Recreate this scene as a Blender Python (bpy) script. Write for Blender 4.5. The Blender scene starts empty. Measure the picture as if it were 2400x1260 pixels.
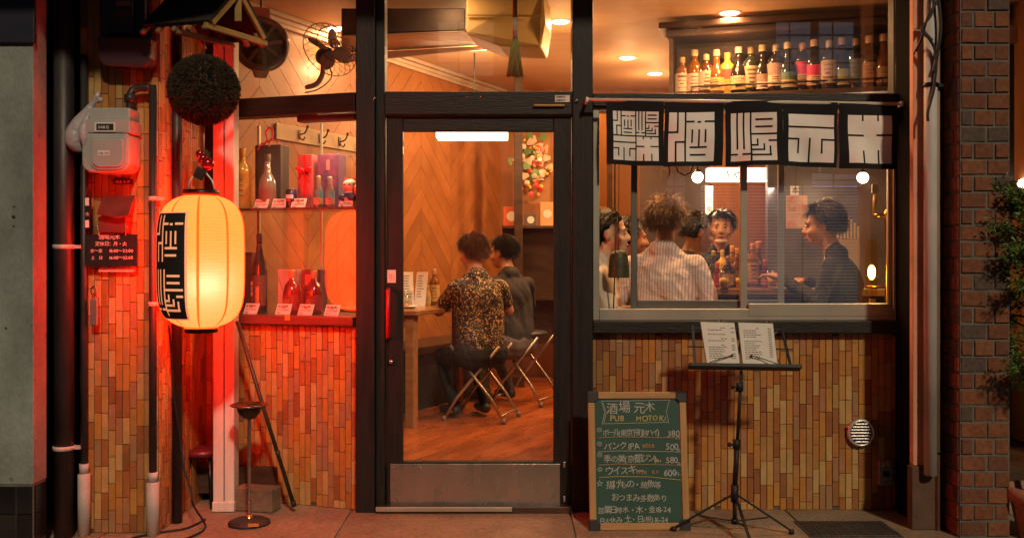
import bpy, bmesh, math, random
import numpy as np
from mathutils import Vector, Matrix, Euler, noise
R = math.radians
random.seed(7)
scene = bpy.context.scene
col = scene.collection
# ---------------------------------------------------------------- camera
F = 2300.0; D = 5.0; EYE = 1.29          # focal length in photo pixels, metres to the shopfront, eye height
cam_d = bpy.data.cameras.new("camera"); cam = bpy.data.objects.new("camera", cam_d); col.objects.link(cam)
cam.location = (0, -D, EYE); cam.rotation_euler = (R(90), 0, 0)
cam_d.sensor_width = 36; cam_d.lens = 36 * F / 2400; cam_d.shift_y = -30 / 2400
cam_d.clip_start = 0.05; cam_d.clip_end = 400
scene.camera = cam
# ---------------------------------------------------------------- night sky and the faint street light as one soft sun
w = bpy.data.worlds.new("World"); scene.world = w; w.use_nodes = True
nt = w.node_tree; sky = nt.nodes.new("ShaderNodeTexSky"); sky.sky_type = 'NISHITA'; sky.sun_disc = False
SUN = Vector((-.15, .50, -.38)).normalized()
sky.sun_elevation = math.asin(-SUN.z); sky.sun_rotation = math.atan2(-SUN.x, -SUN.y)
nt.links.new(sky.outputs[0], nt.nodes["Background"].inputs[0]); nt.nodes["Background"].inputs[1].default_value = 0.005
sd = bpy.data.lights.new("sun", 'SUN'); sd.energy = 0.88; sd.angle = R(3.5); sd.color = (1, .79, .53)
so = bpy.data.objects.new("sun", sd); col.objects.link(so); so.rotation_euler = SUN.to_track_quat('-Z', 'Y').to_euler()
vs = scene.view_settings; vs.view_transform = 'Standard'; vs.look = 'None'; vs.exposure = 0.85; vs.gamma = 1; vs.use_curve_mapping = False
cy = scene.cycles; cy.use_denoising = True; cy.max_bounces = 7; cy.diffuse_bounces = 4; cy.glossy_bounces = 4
cy.transparent_max_bounces = 24; cy.transmission_bounces = 6; cy.sample_clamp_indirect = 4; cy.caustics_reflective = False; cy.caustics_refractive = False

# ---------------------------------------------------------------- helpers
def P(px, py, Y):                       # a point of the place seen at photo pixel px,py that stands at depth Y behind the shopfront
    d = D + Y
    return Vector(((px - 1200) / F * d, Y, EYE + (600 - py) / F * d))
def X(px, Y=0): return (px - 1200) / F * (D + Y)
def Z(py, Y=0): return EYE + (600 - py) / F * (D + Y)
MATS = {}
def nodes(m): return m.node_tree.nodes, m.node_tree.links
def M(name, c=(.5, .5, .5), r=.5, metal=0, var=.0, scale=6, bump=0, bscale=40, spec=.5, stretch=(1, 1, 1), emit=None, es=0, c2=None, rnd=0, detail=5, coat=0, speck=0):
    """procedural principled material: colour varied by noise, fine relief by a second noise"""
    if name in MATS: return MATS[name]
    m = bpy.data.materials.new(name); m.use_nodes = True; N, L = nodes(m); b = N["Principled BSDF"]
    b.inputs["Roughness"].default_value = r; b.inputs["Metallic"].default_value = metal
    b.inputs["Specular IOR Level"].default_value = spec; b.inputs["Base Color"].default_value = (*c, 1)
    if coat: b.inputs["Coat Weight"].default_value = coat; b.inputs["Coat Roughness"].default_value = .15
    tc = N.new("ShaderNodeTexCoord"); mp = N.new("ShaderNodeMapping"); mp.inputs["Scale"].default_value = stretch
    L.new(tc.outputs["Object"], mp.inputs["Vector"])
    if var or c2:
        n = N.new("ShaderNodeTexNoise"); n.inputs["Scale"].default_value = scale; n.inputs["Detail"].default_value = detail; n.inputs["Roughness"].default_value = .6
        L.new(mp.outputs[0], n.inputs["Vector"])
        cr = N.new("ShaderNodeValToRGB"); cr.color_ramp.elements[0].position = .32; cr.color_ramp.elements[1].position = .68
        lo = c2 if c2 else tuple(x * (1 - var) for x in c); hi = c if c2 else tuple(min(1, x * (1 + var)) for x in c)
        cr.color_ramp.elements[0].color = (*lo, 1); cr.color_ramp.elements[1].color = (*hi, 1)
        L.new(n.outputs["Fac"], cr.inputs[0]); out = cr.outputs[0]
        if rnd:
            oi = N.new("ShaderNodeObjectInfo"); hs = N.new("ShaderNodeHueSaturation"); mr = N.new("ShaderNodeMapRange")
            mr.inputs[3].default_value = 1 - rnd; mr.inputs[4].default_value = 1 + rnd
            L.new(oi.outputs["Random"], mr.inputs[0]); L.new(mr.outputs[0], hs.inputs["Value"]); L.new(out, hs.inputs["Color"]); out = hs.outputs[0]
        if speck:                              # fine dirt specks and small stains
            n3 = N.new("ShaderNodeTexNoise"); n3.inputs["Scale"].default_value = 38; n3.inputs["Detail"].default_value = 8; n3.inputs["Roughness"].default_value = .75; L.new(tc.outputs["Object"], n3.inputs["Vector"])
            v3 = N.new("ShaderNodeTexVoronoi"); v3.inputs["Scale"].default_value = 7; L.new(tc.outputs["Object"], v3.inputs["Vector"]); c3 = N.new("ShaderNodeValToRGB"); c3.color_ramp.elements[0].position = .05; c3.color_ramp.elements[1].position = .09; c3.color_ramp.elements[0].color = (.45, .45, .45, 1); L.new(v3.outputs["Distance"], c3.inputs[0])
            m3 = N.new("ShaderNodeMapRange"); m3.inputs[1].default_value = .3; m3.inputs[2].default_value = .7; m3.inputs[3].default_value = 1 - speck; m3.inputs[4].default_value = 1 + speck * .5; L.new(n3.outputs["Fac"], m3.inputs[0])
            x3 = N.new("ShaderNodeVectorMath"); x3.operation = 'MULTIPLY'; L.new(out, x3.inputs[0]); L.new(m3.outputs[0], x3.inputs[1]); x4 = N.new("ShaderNodeVectorMath"); x4.operation = 'MULTIPLY'; L.new(x3.outputs[0], x4.inputs[0]); L.new(c3.outputs[0], x4.inputs[1]); out = x4.outputs[0]
        L.new(out, b.inputs["Base Color"])
        rr = N.new("ShaderNodeMapRange"); rr.inputs[3].default_value = max(.03, r - .1); rr.inputs[4].default_value = min(1, r + .12)
        L.new(n.outputs["Fac"], rr.inputs[0]); L.new(rr.outputs[0], b.inputs["Roughness"])
    if bump:
        n2 = N.new("ShaderNodeTexNoise"); n2.inputs["Scale"].default_value = bscale; n2.inputs["Detail"].default_value = 6
        L.new(mp.outputs[0], n2.inputs["Vector"]); bp = N.new("ShaderNodeBump"); bp.inputs["Strength"].default_value = bump; bp.inputs["Distance"].default_value = .01
        L.new(n2.outputs["Fac"], bp.inputs["Height"]); L.new(bp.outputs[0], b.inputs["Normal"])
    if emit: b.inputs["Emission Color"].default_value = (*emit, 1); b.inputs["Emission Strength"].default_value = es
    MATS[name] = m; return m
def M_pieces(name, cols, r=.35, bump=.15, bscale=25, coat=0, gr=.12):
    """one material for many loose pieces: every piece takes one of the colours by its own random number"""
    m = bpy.data.materials.new(name); m.use_nodes = True; N, L = nodes(m); b = N["Principled BSDF"]; b.inputs["Roughness"].default_value = r
    if coat: b.inputs["Coat Weight"].default_value = coat; b.inputs["Coat Roughness"].default_value = .2
    oi = N.new("ShaderNodeObjectInfo"); cr = N.new("ShaderNodeValToRGB"); cr.color_ramp.interpolation = 'CONSTANT'
    e = cr.color_ramp.elements
    while len(e) < len(cols): e.new(.5)
    for i, c in enumerate(cols): e[i].position = i / len(cols); e[i].color = (*c, 1)
    L.new(oi.outputs["Random"], cr.inputs[0])
    tc = N.new("ShaderNodeTexCoord"); n = N.new("ShaderNodeTexNoise"); n.inputs["Scale"].default_value = bscale; n.inputs["Detail"].default_value = 6
    ad = N.new("ShaderNodeVectorMath"); ad.operation = 'ADD'; cv = N.new("ShaderNodeCombineXYZ"); mu = N.new("ShaderNodeMath"); mu.operation = 'MULTIPLY'; mu.inputs[1].default_value = 37
    L.new(oi.outputs["Random"], mu.inputs[0]); L.new(mu.outputs[0], cv.inputs[0]); L.new(tc.outputs["Object"], ad.inputs[0]); L.new(cv.outputs[0], ad.inputs[1]); L.new(ad.outputs[0], n.inputs["Vector"])
    hs = N.new("ShaderNodeHueSaturation"); mr = N.new("ShaderNodeMapRange"); mr.inputs[3].default_value = 1 - gr * 3; mr.inputs[4].default_value = 1 + gr * 3
    L.new(n.outputs["Fac"], mr.inputs[0]); L.new(mr.outputs[0], hs.inputs["Value"]); L.new(cr.outputs[0], hs.inputs["Color"]); L.new(hs.outputs[0], b.inputs["Base Color"])
    bp = N.new("ShaderNodeBump"); bp.inputs["Strength"].default_value = bump; bp.inputs["Distance"].default_value = .004
    L.new(n.outputs["Fac"], bp.inputs["Height"]); L.new(bp.outputs[0], b.inputs["Normal"])
    MATS[name] = m; return m
def M_glass(name, tint=(1, 1, 1), f0=.05, rough=.0, veil=0):
    """thin pane: see-through with a mirror reflection that grows at grazing angles, plus a patchy pale film"""
    m = bpy.data.materials.new(name); m.use_nodes = True; N, L = nodes(m); N.remove(N["Principled BSDF"]); out = N["Material Output"]
    tr = N.new("ShaderNodeBsdfTransparent"); tr.inputs[0].default_value = (*tint, 1); gl = N.new("ShaderNodeBsdfGlossy"); gl.inputs["Roughness"].default_value = rough
    lw = N.new("ShaderNodeLayerWeight"); lw.inputs[0].default_value = .5; pw = N.new("ShaderNodeMath"); pw.operation = 'POWER'; pw.inputs[1].default_value = 4
    mr = N.new("ShaderNodeMapRange"); mr.inputs[3].default_value = f0; mr.inputs[4].default_value = .95
    L.new(lw.outputs["Facing"], pw.inputs[0]); L.new(pw.outputs[0], mr.inputs[0]); mx = N.new("ShaderNodeMixShader")
    L.new(mr.outputs[0], mx.inputs[0]); L.new(tr.outputs[0], mx.inputs[1]); L.new(gl.outputs[0], mx.inputs[2]); last = mx
    if veil:
        df = N.new("ShaderNodeBsdfDiffuse"); df.inputs[0].default_value = (.8, .8, .8, 1); m2 = N.new("ShaderNodeMixShader")
        tc = N.new("ShaderNodeTexCoord"); n = N.new("ShaderNodeTexNoise"); n.inputs["Scale"].default_value = 3; n.inputs["Detail"].default_value = 8
        L.new(tc.outputs["Object"], n.inputs["Vector"]); r2 = N.new("ShaderNodeMapRange"); r2.inputs[1].default_value = .35; r2.inputs[2].default_value = .8; r2.inputs[4].default_value = veil
        L.new(n.outputs["Fac"], r2.inputs[0]); L.new(r2.outputs[0], m2.inputs[0]); L.new(mx.outputs[0], m2.inputs[1]); L.new(df.outputs[0], m2.inputs[2]); last = m2
    L.new(last.outputs[0], out.inputs[0]); MATS[name] = m; return m
def M_emit(name, c, s):
    m = bpy.data.materials.new(name); m.use_nodes = True; b = m.node_tree.nodes["Principled BSDF"]; b.inputs["Base Color"].default_value = (*c, 1)
    b.inputs["Emission Color"].default_value = (*c, 1); b.inputs["Emission Strength"].default_value = s; MATS[name] = m; return m

class MB:
    """collects shapes and links them as ONE mesh object"""
    def __init__(s): s.v = []; s.f = []; s.mi = []; s.cur = 0; s.sm = []; s.smooth = False
    def add(s, vs, fs):
        o = len(s.v); s.v += [tuple(p) for p in vs]
        for f in fs: s.f.append([i + o for i in f]); s.mi.append(s.cur); s.sm.append(s.smooth)
        return s
    def box(s, a, b, M_=None):
        x0, y0, z0 = a; x1, y1, z1 = b
        vs = [Vector(p) for p in ((x0, y0, z0), (x1, y0, z0), (x1, y1, z0), (x0, y1, z0), (x0, y0, z1), (x1, y0, z1), (x1, y1, z1), (x0, y1, z1))]
        if M_ is not None: vs = [M_ @ p for p in vs]
        return s.add(vs, [(0, 3, 2, 1), (4, 5, 6, 7), (0, 1, 5, 4), (1, 2, 6, 5), (2, 3, 7, 6), (3, 0, 4, 7)])
    def cbox(s, c, d, M_=None): return s.box([c[i] - d[i] / 2 for i in range(3)], [c[i] + d[i] / 2 for i in range(3)], M_)
    def bar(s, a, b, w_, h_, up=(0, 0, 1)):
        a = Vector(a); b = Vector(b); d = b - a; l = d.length; d.normalize(); u = Vector(up)
        if abs(d.dot(u)) > .98: u = Vector((0, 1, 0))
        x = d.cross(u).normalized(); z = x.cross(d).normalized(); m = Matrix((x, d, z)).transposed().to_4x4(); m.translation = a
        return s.box((-w_ / 2, 0, -h_ / 2), (w_ / 2, l, h_ / 2), m)
    def tube(s, pts, r, n=10, cap=True, closed=False):
        pts = [Vector(p) for p in pts]; rs = r if isinstance(r, (list, tuple)) else [r] * len(pts); vs = []; fs = []; k = len(pts); prev = None
        for i, p in enumerate(pts):
            d = (pts[min(i + 1, k - 1)] - pts[max(i - 1, 0)]) if not closed else (pts[(i + 1) % k] - pts[i - 1])
            d = d.normalized() if d.length > 1e-9 else Vector((0, 0, 1))
            if prev is None: u = d.orthogonal().normalized()
            else:
                u = prev - d * prev.dot(d); u = u.normalized() if u.length > 1e-6 else d.orthogonal().normalized()
            prev = u; v_ = d.cross(u)
            for j in range(n):
                a = 2 * math.pi * j / n; vs.append(p + (u * math.cos(a) + v_ * math.sin(a)) * rs[i])
        rng = k if closed else k - 1
        for i in range(rng):
            for j in range(n):
                i2 = (i + 1) % k; fs.append((i * n + j, i * n + (j + 1) % n, i2 * n + (j + 1) % n, i2 * n + j))
        if cap and not closed: fs.append(tuple(range(n))[::-1]); fs.append(tuple((k - 1) * n + j for j in range(n)))
        t = s.smooth; s.smooth = n > 5; s.add(vs, fs); s.smooth = t; return s
    def lathe(s, prof, n=24, c=(0, 0, 0), M_=None, a0=0, a1=2 * math.pi, smooth=True):
        full = abs(a1 - a0 - 2 * math.pi) < 1e-6; m = n if full else n + 1; vs = []; fs = []
        for r_, z_ in prof:
            for j in range(m):
                a = a0 + (a1 - a0) * j / n; p = Vector((c[0] + r_ * math.cos(a), c[1] + r_ * math.sin(a), c[2] + z_)); vs.append(M_ @ p if M_ is not None else p)
        for i in range(len(prof) - 1):
            for j in range(n if full else m - 1):
                j2 = (j + 1) % m; fs.append((i * m + j, i * m + j2, (i + 1) * m + j2, (i + 1) * m + j))
        t = s.smooth; s.smooth = smooth; s.add(vs, fs)
        s.smooth = t; return s
    def prism(s, poly, y0, y1, M_=None):     # poly in xz, extruded along y
        n = len(poly); vs = [Vector((p[0], y0, p[1])) for p in poly] + [Vector((p[0], y1, p[1])) for p in poly]
        if M_ is not None: vs = [M_ @ p for p in vs]
        return s.add(vs, [tuple(range(n)), tuple(range(2 * n - 1, n - 1, -1))] + [(i, i + n, (i + 1) % n + n, (i + 1) % n) for i in range(n)])
    def ball(s, c, r, n=16, m=10, M_=None):
        r = r if isinstance(r, (tuple, list)) else (r, r, r); vs = []; fs = []
        for i in range(m + 1):
            t = math.pi * i / m
            for j in range(n):
                a = 2 * math.pi * j / n; p = Vector((r[0] * math.sin(t) * math.cos(a), r[1] * math.sin(t) * math.sin(a), r[2] * math.cos(t)))
                if M_ is not None: p = M_ @ p
                vs.append(p + Vector(c))
        for i in range(m):
            for j in range(n): fs.append((i * n + j, (i + 1) * n + j, (i + 1) * n + (j + 1) % n, i * n + (j + 1) % n))
        t = s.smooth; s.smooth = True; s.add(vs, fs); s.smooth = t; return s
    def mesh(s, name, mat):
        me = bpy.data.meshes.new(name); me.from_pydata(s.v, [], s.f); mats = mat if isinstance(mat, (list, tuple)) else [mat]
        for m in mats: me.materials.append(m)
        me.polygons.foreach_set("material_index", s.mi); me.polygons.foreach_set("use_smooth", s.sm)
        bm = bmesh.new(); bm.from_mesh(me); bmesh.ops.remove_doubles(bm, verts=bm.verts, dist=1e-6); bmesh.ops.recalc_face_normals(bm, faces=bm.faces); bm.to_mesh(me); bm.free()
        return me
    def build(s, name, mat, parent=None, bevel=0, loc=None, rz=0):
        o = bpy.data.objects.new(name, s.mesh(name, mat)); col.objects.link(o); o.parent = parent
        if loc is not None: o.location = loc
        if rz: o.rotation_euler = (0, 0, rz)
        if bevel:
            b = o.modifiers.new("bevel", 'BEVEL'); b.width = bevel; b.segments = 2; b.limit_method = 'ANGLE'; b.angle_limit = R(40)
        return o
def tag(o, label=None, cat=None, group=None, kind=None):
    if label: o["label"] = label
    if cat: o["category"] = cat
    if group: o["group"] = group
    if kind: o["kind"] = kind
    return o
def thing(name, label, cat, loc=(0, 0, 0), rz=0, group=None):
    o = bpy.data.objects.new(name, None); o.empty_display_size = .1; col.objects.link(o); o.location = loc; o.rotation_euler = (0, 0, rz)
    return tag(o, label, cat, group)
def link(name, me, parent=None, loc=(0, 0, 0), rot=None):
    o = bpy.data.objects.new(name, me); col.objects.link(o); o.parent = parent; o.location = loc
    if rot: o.rotation_euler = rot
    return o
GLYPH = {}
def glyphs(chars):
    """all characters of the place's writing as flat outlines, made in one go"""
    obs = []
    for ch in sorted(set(chars)):
        if ch.strip() == '': continue
        cu = bpy.data.curves.new("t", 'FONT'); cu.body = ch; cu.size = 1; cu.resolution_u = 2; ob = bpy.data.objects.new("t", cu); col.objects.link(ob); obs.append((ch, ob))
    dg = bpy.context.evaluated_depsgraph_get()
    for ch, ob in obs:
        me = bpy.data.meshes.new_from_object(ob.evaluated_get(dg)); vs = [v.co.copy() for v in me.vertices]; fs = [list(p.vertices) for p in me.polygons]
        ec = {}
        for f in fs:
            for a, b in zip(f, f[1:] + f[:1]): ec[(a, b)] = 1
        GLYPH[ch] = (vs, fs, [(a, b) for a, b in ec if (b, a) not in ec], max([v.x for v in vs] or [.3])); bpy.data.meshes.remove(me)
    for ch, ob in obs:
        cu = ob.data; bpy.data.objects.remove(ob); bpy.data.curves.remove(cu)
glyphs('酒場元木定休日：月・火水～金土0123456789:-～　類販売営業許可引PUBMOTOKIボール(東京下町酎ハイ)円パンクIPABEER季の美都ジGNウスキーWHY☆揚げもつ焼魚等おまみ多数あり時祝休純米梅赤吟醸グラきぬ本格炭肉止栓')
def text_mesh(name, txt, size, mat, parent, M_, align='LEFT', ext=.0006, jitter=0, spacing=1.0, bold=0):
    """lettering as real flat geometry; jitter makes it hand-written"""
    mb = MB(); x = 0; S = M_ @ Matrix.Rotation(R(90), 4, 'X'); parts_ = []
    for ch in txt:
        if ch in GLYPH:
            vs, fs, bd, wmax = GLYPH[ch]; j = jitter; T = Matrix.Translation((x, random.uniform(-.06, .06) * j, 0)) @ Matrix.Rotation(random.uniform(-.12, .12) * j, 4, 'Z') @ Matrix.Scale(1 + random.uniform(-.12, .12) * j, 4)
            n = len(vs); pts = [T @ v for v in vs]; parts_.append(([p * size + Vector((0, 0, e)) for e in (ext, -ext) for p in pts], fs + [[i + n for i in f[::-1]] for f in fs] + [[b, a, a + n, b + n] for a, b in bd])); adv = (wmax + .07) if ord(ch) < 256 else 1.0
        else: adv = .45 if ch == ' ' else 1.0
        x += adv * spacing
    off = Vector((-x * size / 2, 0, 0)) if align == 'CENTER' else Vector()
    for vs, fs in parts_: mb.add([S @ (v + off) for v in vs], fs)
    return mb.build(name, mat, parent)
def lamp(name, kind, loc, energy, color, parent=None, size=.1, spot=None, rot=None):
    l = bpy.data.lights.new(name, kind); l.energy = energy; l.color = color
    if kind == 'AREA': l.shape = 'DISK'; l.size = size
    else: l.shadow_soft_size = size
    if spot: l.spot_size = spot; l.spot_blend = .6
    o = bpy.data.objects.new(name, l); col.objects.link(o); o.location = loc; o.parent = parent
    if rot: o.rotation_euler = rot
    return o
def clip_poly(poly, f):        # keep the part of a 2-d polygon where f(p) >= 0
    out = []
    for i in range(len(poly)):
        a, b = poly[i], poly[(i + 1) % len(poly)]; fa, fb = f(a), f(b)
        if fa >= 0: out.append(a)
        if (fa < 0) != (fb < 0):
            t = fa / (fa - fb); out.append((a[0] + (b[0] - a[0]) * t, a[1] + (b[1] - a[1]) * t))
    return out
PLATES = {}
def plate(w_, h_, t, ch, mat, rough=0):      # a tile or brick: front towards -y with chamfered edges
    k = (round(w_, 4), round(h_, 4), t, mat.name)
    if k in PLATES: return PLATES[k]
    m = MB(); a, b = w_ / 2, h_ / 2
    vs = [(-a, 0, -b), (a, 0, -b), (a, 0, b), (-a, 0, b), (-a, -t + ch, -b), (a, -t + ch, -b), (a, -t + ch, b), (-a, -t + ch, b),
          (-a + ch, -t, -b + ch), (a - ch, -t, -b + ch), (a - ch, -t, b - ch), (-a + ch, -t, b - ch)]
    fs = [(8, 9, 10, 11)] + [(i, (i + 1) % 4, (i + 1) % 4 + 4, i + 4) for i in range(4)] + [(i + 4, (i + 1) % 4 + 4, (i + 1) % 4 + 8, i + 8) for i in range(4)]
    m.add(vs, fs); PLATES[k] = m.mesh("plate", mat); return PLATES[k]
# ---------------------------------------------------------------- materials
M('timber', (.009, .006, .005), .5, var=.5, scale=7, bump=.25, bscale=30, stretch=(6, 6, .6))
M('timber_h', (.009, .006, .005), .5, var=.5, scale=7, bump=.25, bscale=30, stretch=(.6, 6, 6))
M('concrete', (.30, .25, .20), .8, var=.3, scale=3.5, bump=.35, bscale=60, detail=9)
M('slab', (.37, .285, .195), .72, c2=(.20, .145, .09), speck=.45, scale=2.2, bump=.3, bscale=70, rnd=.08, detail=10)
M('asphalt', (.05, .05, .052), .8, var=.3, scale=20, bump=.5, bscale=120)
M('grout', (.12, .085, .055), .9, var=.3, scale=12, bump=.3)
M('mortar', (.14, .135, .115), .95, var=.25, scale=15, bump=.4)
M('stucco', (.25, .28, .26), .85, var=.38, speck=.2, stretch=(1, 1, .45), scale=2.6, bump=.35, bscale=90, detail=8)
M('salmon', (.66, .33, .22), .75, var=.2, scale=3, bump=.2, bscale=60)
M('plinth', (.10, .055, .035), .8, var=.4, scale=5, bump=.3)
M('black_metal', (.012, .012, .013), .35, metal=.3, var=.3, scale=8)
M('black_pipe', (.028, .022, .024), .45, var=.5, scale=5, bump=.12, stretch=(3, 3, .5))
M('grey_pipe', (.50, .48, .46), .6, var=.22, scale=4, bump=.12, stretch=(2, 2, .6))
M('white_sleeve', (.50, .47, .43), .6, var=.2, scale=6)
M('copper_pipe', (.30, .17, .12), .55, var=.3, scale=5, stretch=(2, 2, .5))
M('white_paint', (.66, .60, .55), .5, var=.14, scale=5, bump=.14, bscale=25, stretch=(3, 3, .4))
M('steel', (.50, .48, .46), .27, metal=1, var=.08, scale=3, bump=.02, bscale=12, stretch=(3, 1, .8))
M('chrome', (.6, .6, .62), .2, metal=1)
M('alu', (.46, .42, .34), .42, metal=.55, var=.1, scale=4)
M('alu_dark', (.16, .15, .13), .45, metal=.5, var=.1, scale=4)
M('wall_wood', (.38, .148, .040), .42, c2=(.27, .098, .026), scale=5, bump=.1, bscale=30, stretch=(1, 1, 1), rnd=.15, coat=.15)
M('floor_wood', (.42, .11, .022), .28, c2=(.27, .06, .012), scale=4, bump=.06, bscale=20, stretch=(6, .7, 1), rnd=.22, coat=.3)
M('ceiling', (.62, .42, .25), .6, c2=(.54, .35, .20), scale=3, bump=.05, stretch=(.5, 5, 1))
M('mould', (.52, .40, .29), .45, var=.1, scale=4)
M('back_wall', (.30, .12, .045), .6, var=.25, scale=3, stretch=(4, 1, .4))
M('dark_wood', (.055, .028, .016), .4, var=.4, scale=5, bump=.1, stretch=(1, 1, 4))
M('counter_wood', (.36, .17, .065), .35, var=.2, scale=6, stretch=(.6, 5, 5), coat=.3)
M('white', (.75, .73, .70), .6, var=.05, scale=5)
M('rubber', (.015, .015, .015), .6)
M('ink', (.02, .02, .025), .7)
M('paper', (.72, .69, .62), .75, var=.06, scale=9)
M_pieces('tile', [(.40, .20, .060), (.44, .195, .040), (.32, .125, .036), (.47, .29, .105), (.34, .13, .040), (.41, .175, .044), (.48, .31, .12), (.27, .105, .038), (.32, .18, .085), (.43, .24, .075), (.36, .17, .080), (.46, .22, .048)], .42, .3, 18, coat=.08, gr=.10)
M_pieces('brick', [(.19, .066, .028), (.16, .054, .025), (.21, .076, .032), (.175, .060, .027), (.09, .058, .046), (.195, .070, .029), (.135, .052, .029)], .85, 1.0, 45, gr=.22)
M_pieces('black_tile', [(.012, .013, .015), (.018, .018, .02), (.01, .01, .012)], .18, .05, 10)
M_glass('pane', f0=.045, veil=.015); M_glass('pane_hazy', tint=(.93, .93, .95), f0=.07, veil=.06)  # second pane carries the reflected street haze as a pale film in its colour
M_glass('bottle_clear', (.93, .94, .92), .06); M_glass('bottle_green', (.25, .4, .2), .06); M_glass('bottle_amber', (.5, .24, .06), .06)
mt = MATS
# ---------------------------------------------------------------- ground
g = MB(); g.box((-60, -60, -.5), (60, 60, -.03)); tag(g.build('ground', mt['asphalt']), kind='structure')
pv = MB(); pv.box((-3.2, -1.6, -.029), (3.4, .9, -.012)); pav = tag(pv.build('pavement', mt['concrete']), kind='structure')
xs = [-3.0, -1.9, -.815, .293, 1.39, 2.5, 3.3]
for i in range(len(xs) - 1):
    for (y0, y1) in ((-1.55, -.62), (-.62, .28)):
        m = MB(); m.box((xs[i] + .004, y0 + .004, -.02), (xs[i + 1] - .004, y1 - .004, random.uniform(-.0015, .0015))); m.build('paving_slab', mt['slab'], pav, bevel=.004)
# ---------------------------------------------------------------- tiled walls
def tile_wall(name, label, org, rz, W, z0, z1, depth=.12, cw=.0333, th=.124, gap=.0028, limit=290, back='grout', order=None):
    b = MB(); b.box((0, .003, z0), (W, depth, z1)); wl = tag(b.build(name, mt[back], loc=org, rz=rz), label, 'wall'); n = int(round(W / cw)); cw = W / n; todo = []
    for i in range(n):
        ph = [0, .33, .67, .15, .5, .85][(i * 5 + (i // 3)) % 6] * th; z = z0 - ph
        while z < z1 - .004:
            a, c = max(z0, z), min(z1, z + th)
            if c - a > .02: todo.append((i, a, c))
            z += th
    if len(todo) > limit and order: todo.sort(key=order)
    for (i, a, c) in todo[:limit]:
        link('tile', plate(cw - gap - random.choice((0, .0008)), round(c - a, 3) - gap, .007, .0012, mt['tile']), wl, ((i + .5) * cw, .003 + random.uniform(-.0008, .0008), (a + c) / 2), (random.uniform(-.014, .014), random.uniform(-.004, .004), random.uniform(-.04, .04)))
    if len(todo) > limit:
        m = MB()
        for (i, a, c) in todo[limit:]:
            m.box((i * cw + gap / 2, -.004, a + gap / 2), ((i + 1) * cw - gap / 2, .0031, c - gap / 2))
        tag(m.build('tile_remainder', mt['tile_rest'], wl), kind='stuff')
    return wl
def brickish(name):     # the joined remainder takes its colours from a brick-shaped cell pattern in its own space
    m = bpy.data.materials.new(name); m.use_nodes = True; N, L = nodes(m); b = N["Principled BSDF"]; b.inputs["Roughness"].default_value = .4
    gi = N.new("ShaderNodeNewGeometry"); cr = N.new("ShaderNodeValToRGB"); cr.color_ramp.interpolation = 'CONSTANT'; e = cr.color_ramp.elements
    cs = [(.30, .150, .055), (.36, .155, .038), (.19, .070, .030), (.40, .245, .095), (.23, .082, .034), (.31, .120, .036)]
    while len(e) < len(cs): e.new(.5)
    for i, c in enumerate(cs): e[i].position = i / len(cs); e[i].color = (*c, 1)
    L.new(gi.outputs["Random Per Island"], cr.inputs[0]); L.new(cr.outputs[0], b.inputs["Base Color"]); MATS[name] = m
brickish('tile_rest')
TH18 = R(18)
BR = Vector((X(838), .0, 0)); BW = .90                           # right end of the splayed bay and its width
BL = BR + Vector((-math.cos(TH18) * BW, math.sin(TH18) * BW, 0)) # left end
tile_wall('tiled_wall', 'wall of narrow upright brown glazed tiles under the sliding window', (X(1382), .0, 0), 0, X(2104) - X(1382), 0, Z(780), order=lambda t: t[0] < 3 or t[0] < 14 and t[2] < .55)
tile_wall('tiled_wall', 'splayed red lit tile wall under the bottle display window', (BL.x, BL.y, 0), -TH18, BW - .001, 0, Z(764), depth=.1)
tile_wall('tiled_wall', 'tall tiled wall with gas meter at the far left', (X(188, -.414), -.414, 0), 0, -1.652 - X(188, -.414), 0, 2.75, depth=.1)
tile_wall('tiled_wall', 'side return of tiled wall behind the glowing lantern', (-1.650, -.412, 0), R(90), .80, 0, 2.75, depth=.1, limit=290, order=lambda t: (t[2] > 2.6, t[0]))
# ---------------------------------------------------------------- neighbour at the far left
m = MB(); x1 = X(78, -.7); m.prism([(-3.4, .29), (x1, .29), (x1, 3.0), (-3.4, 3.0)], -.70, -.575)
nb = tag(m.build('neighbour_wall', mt['stucco'], bevel=.004), 'pale stucco wall of neighbouring house at the left edge, its corner glowing red', 'wall')
m = MB(); m.box((-3.4, -.695, -.02), (x1 - .003, -.58, .289)); m.build('base', mt['mortar'], nb)
for i in range(9):
    for k in range(3):
        link('base_tile', plate(.069, .118 if k else .05, .007, .001, mt['black_tile']), nb, (x1 - .040 - i * .073, -.695, .222 - (k - 1) * .122 if k else .29 + .0), None) if k else None
for k in (1, 2):
    link('base_tile', plate(.10, .118, .007, .001, mt['black_tile']), nb, (x1 - .003, -.635, .222 - (k - 1) * .122), (0, 0, R(90)))
m = MB()
for (px, py, r_) in ((32, 508, .008), (33, 484, .004), (32, 530, .004), (14, 769, .005), (75, 763, .003)): m.ball(P(px, py, -.701), (r_, .003, r_), 10, 6)
m.build('drill_hole', mt['rubber'], nb)
m = MB(); m.box((x1 - .9, -.72, Z(100, -.72)), (X(80, -.72), -.702, 3.0)); tag(m.build('wall_sign', M('navy', (.012, .013, .03), .5, var=.2), bevel=.003), 'dark navy sign panel at the top left corner of stucco wall', 'sign')
m = MB(); m.box((-2.6, -.2, 0), (X(190, -.3), -.12, 3.0)); tag(m.build('niche_wall', mt['timber']), 'black wall in the narrow gap behind the drainpipe', 'wall')
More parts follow.
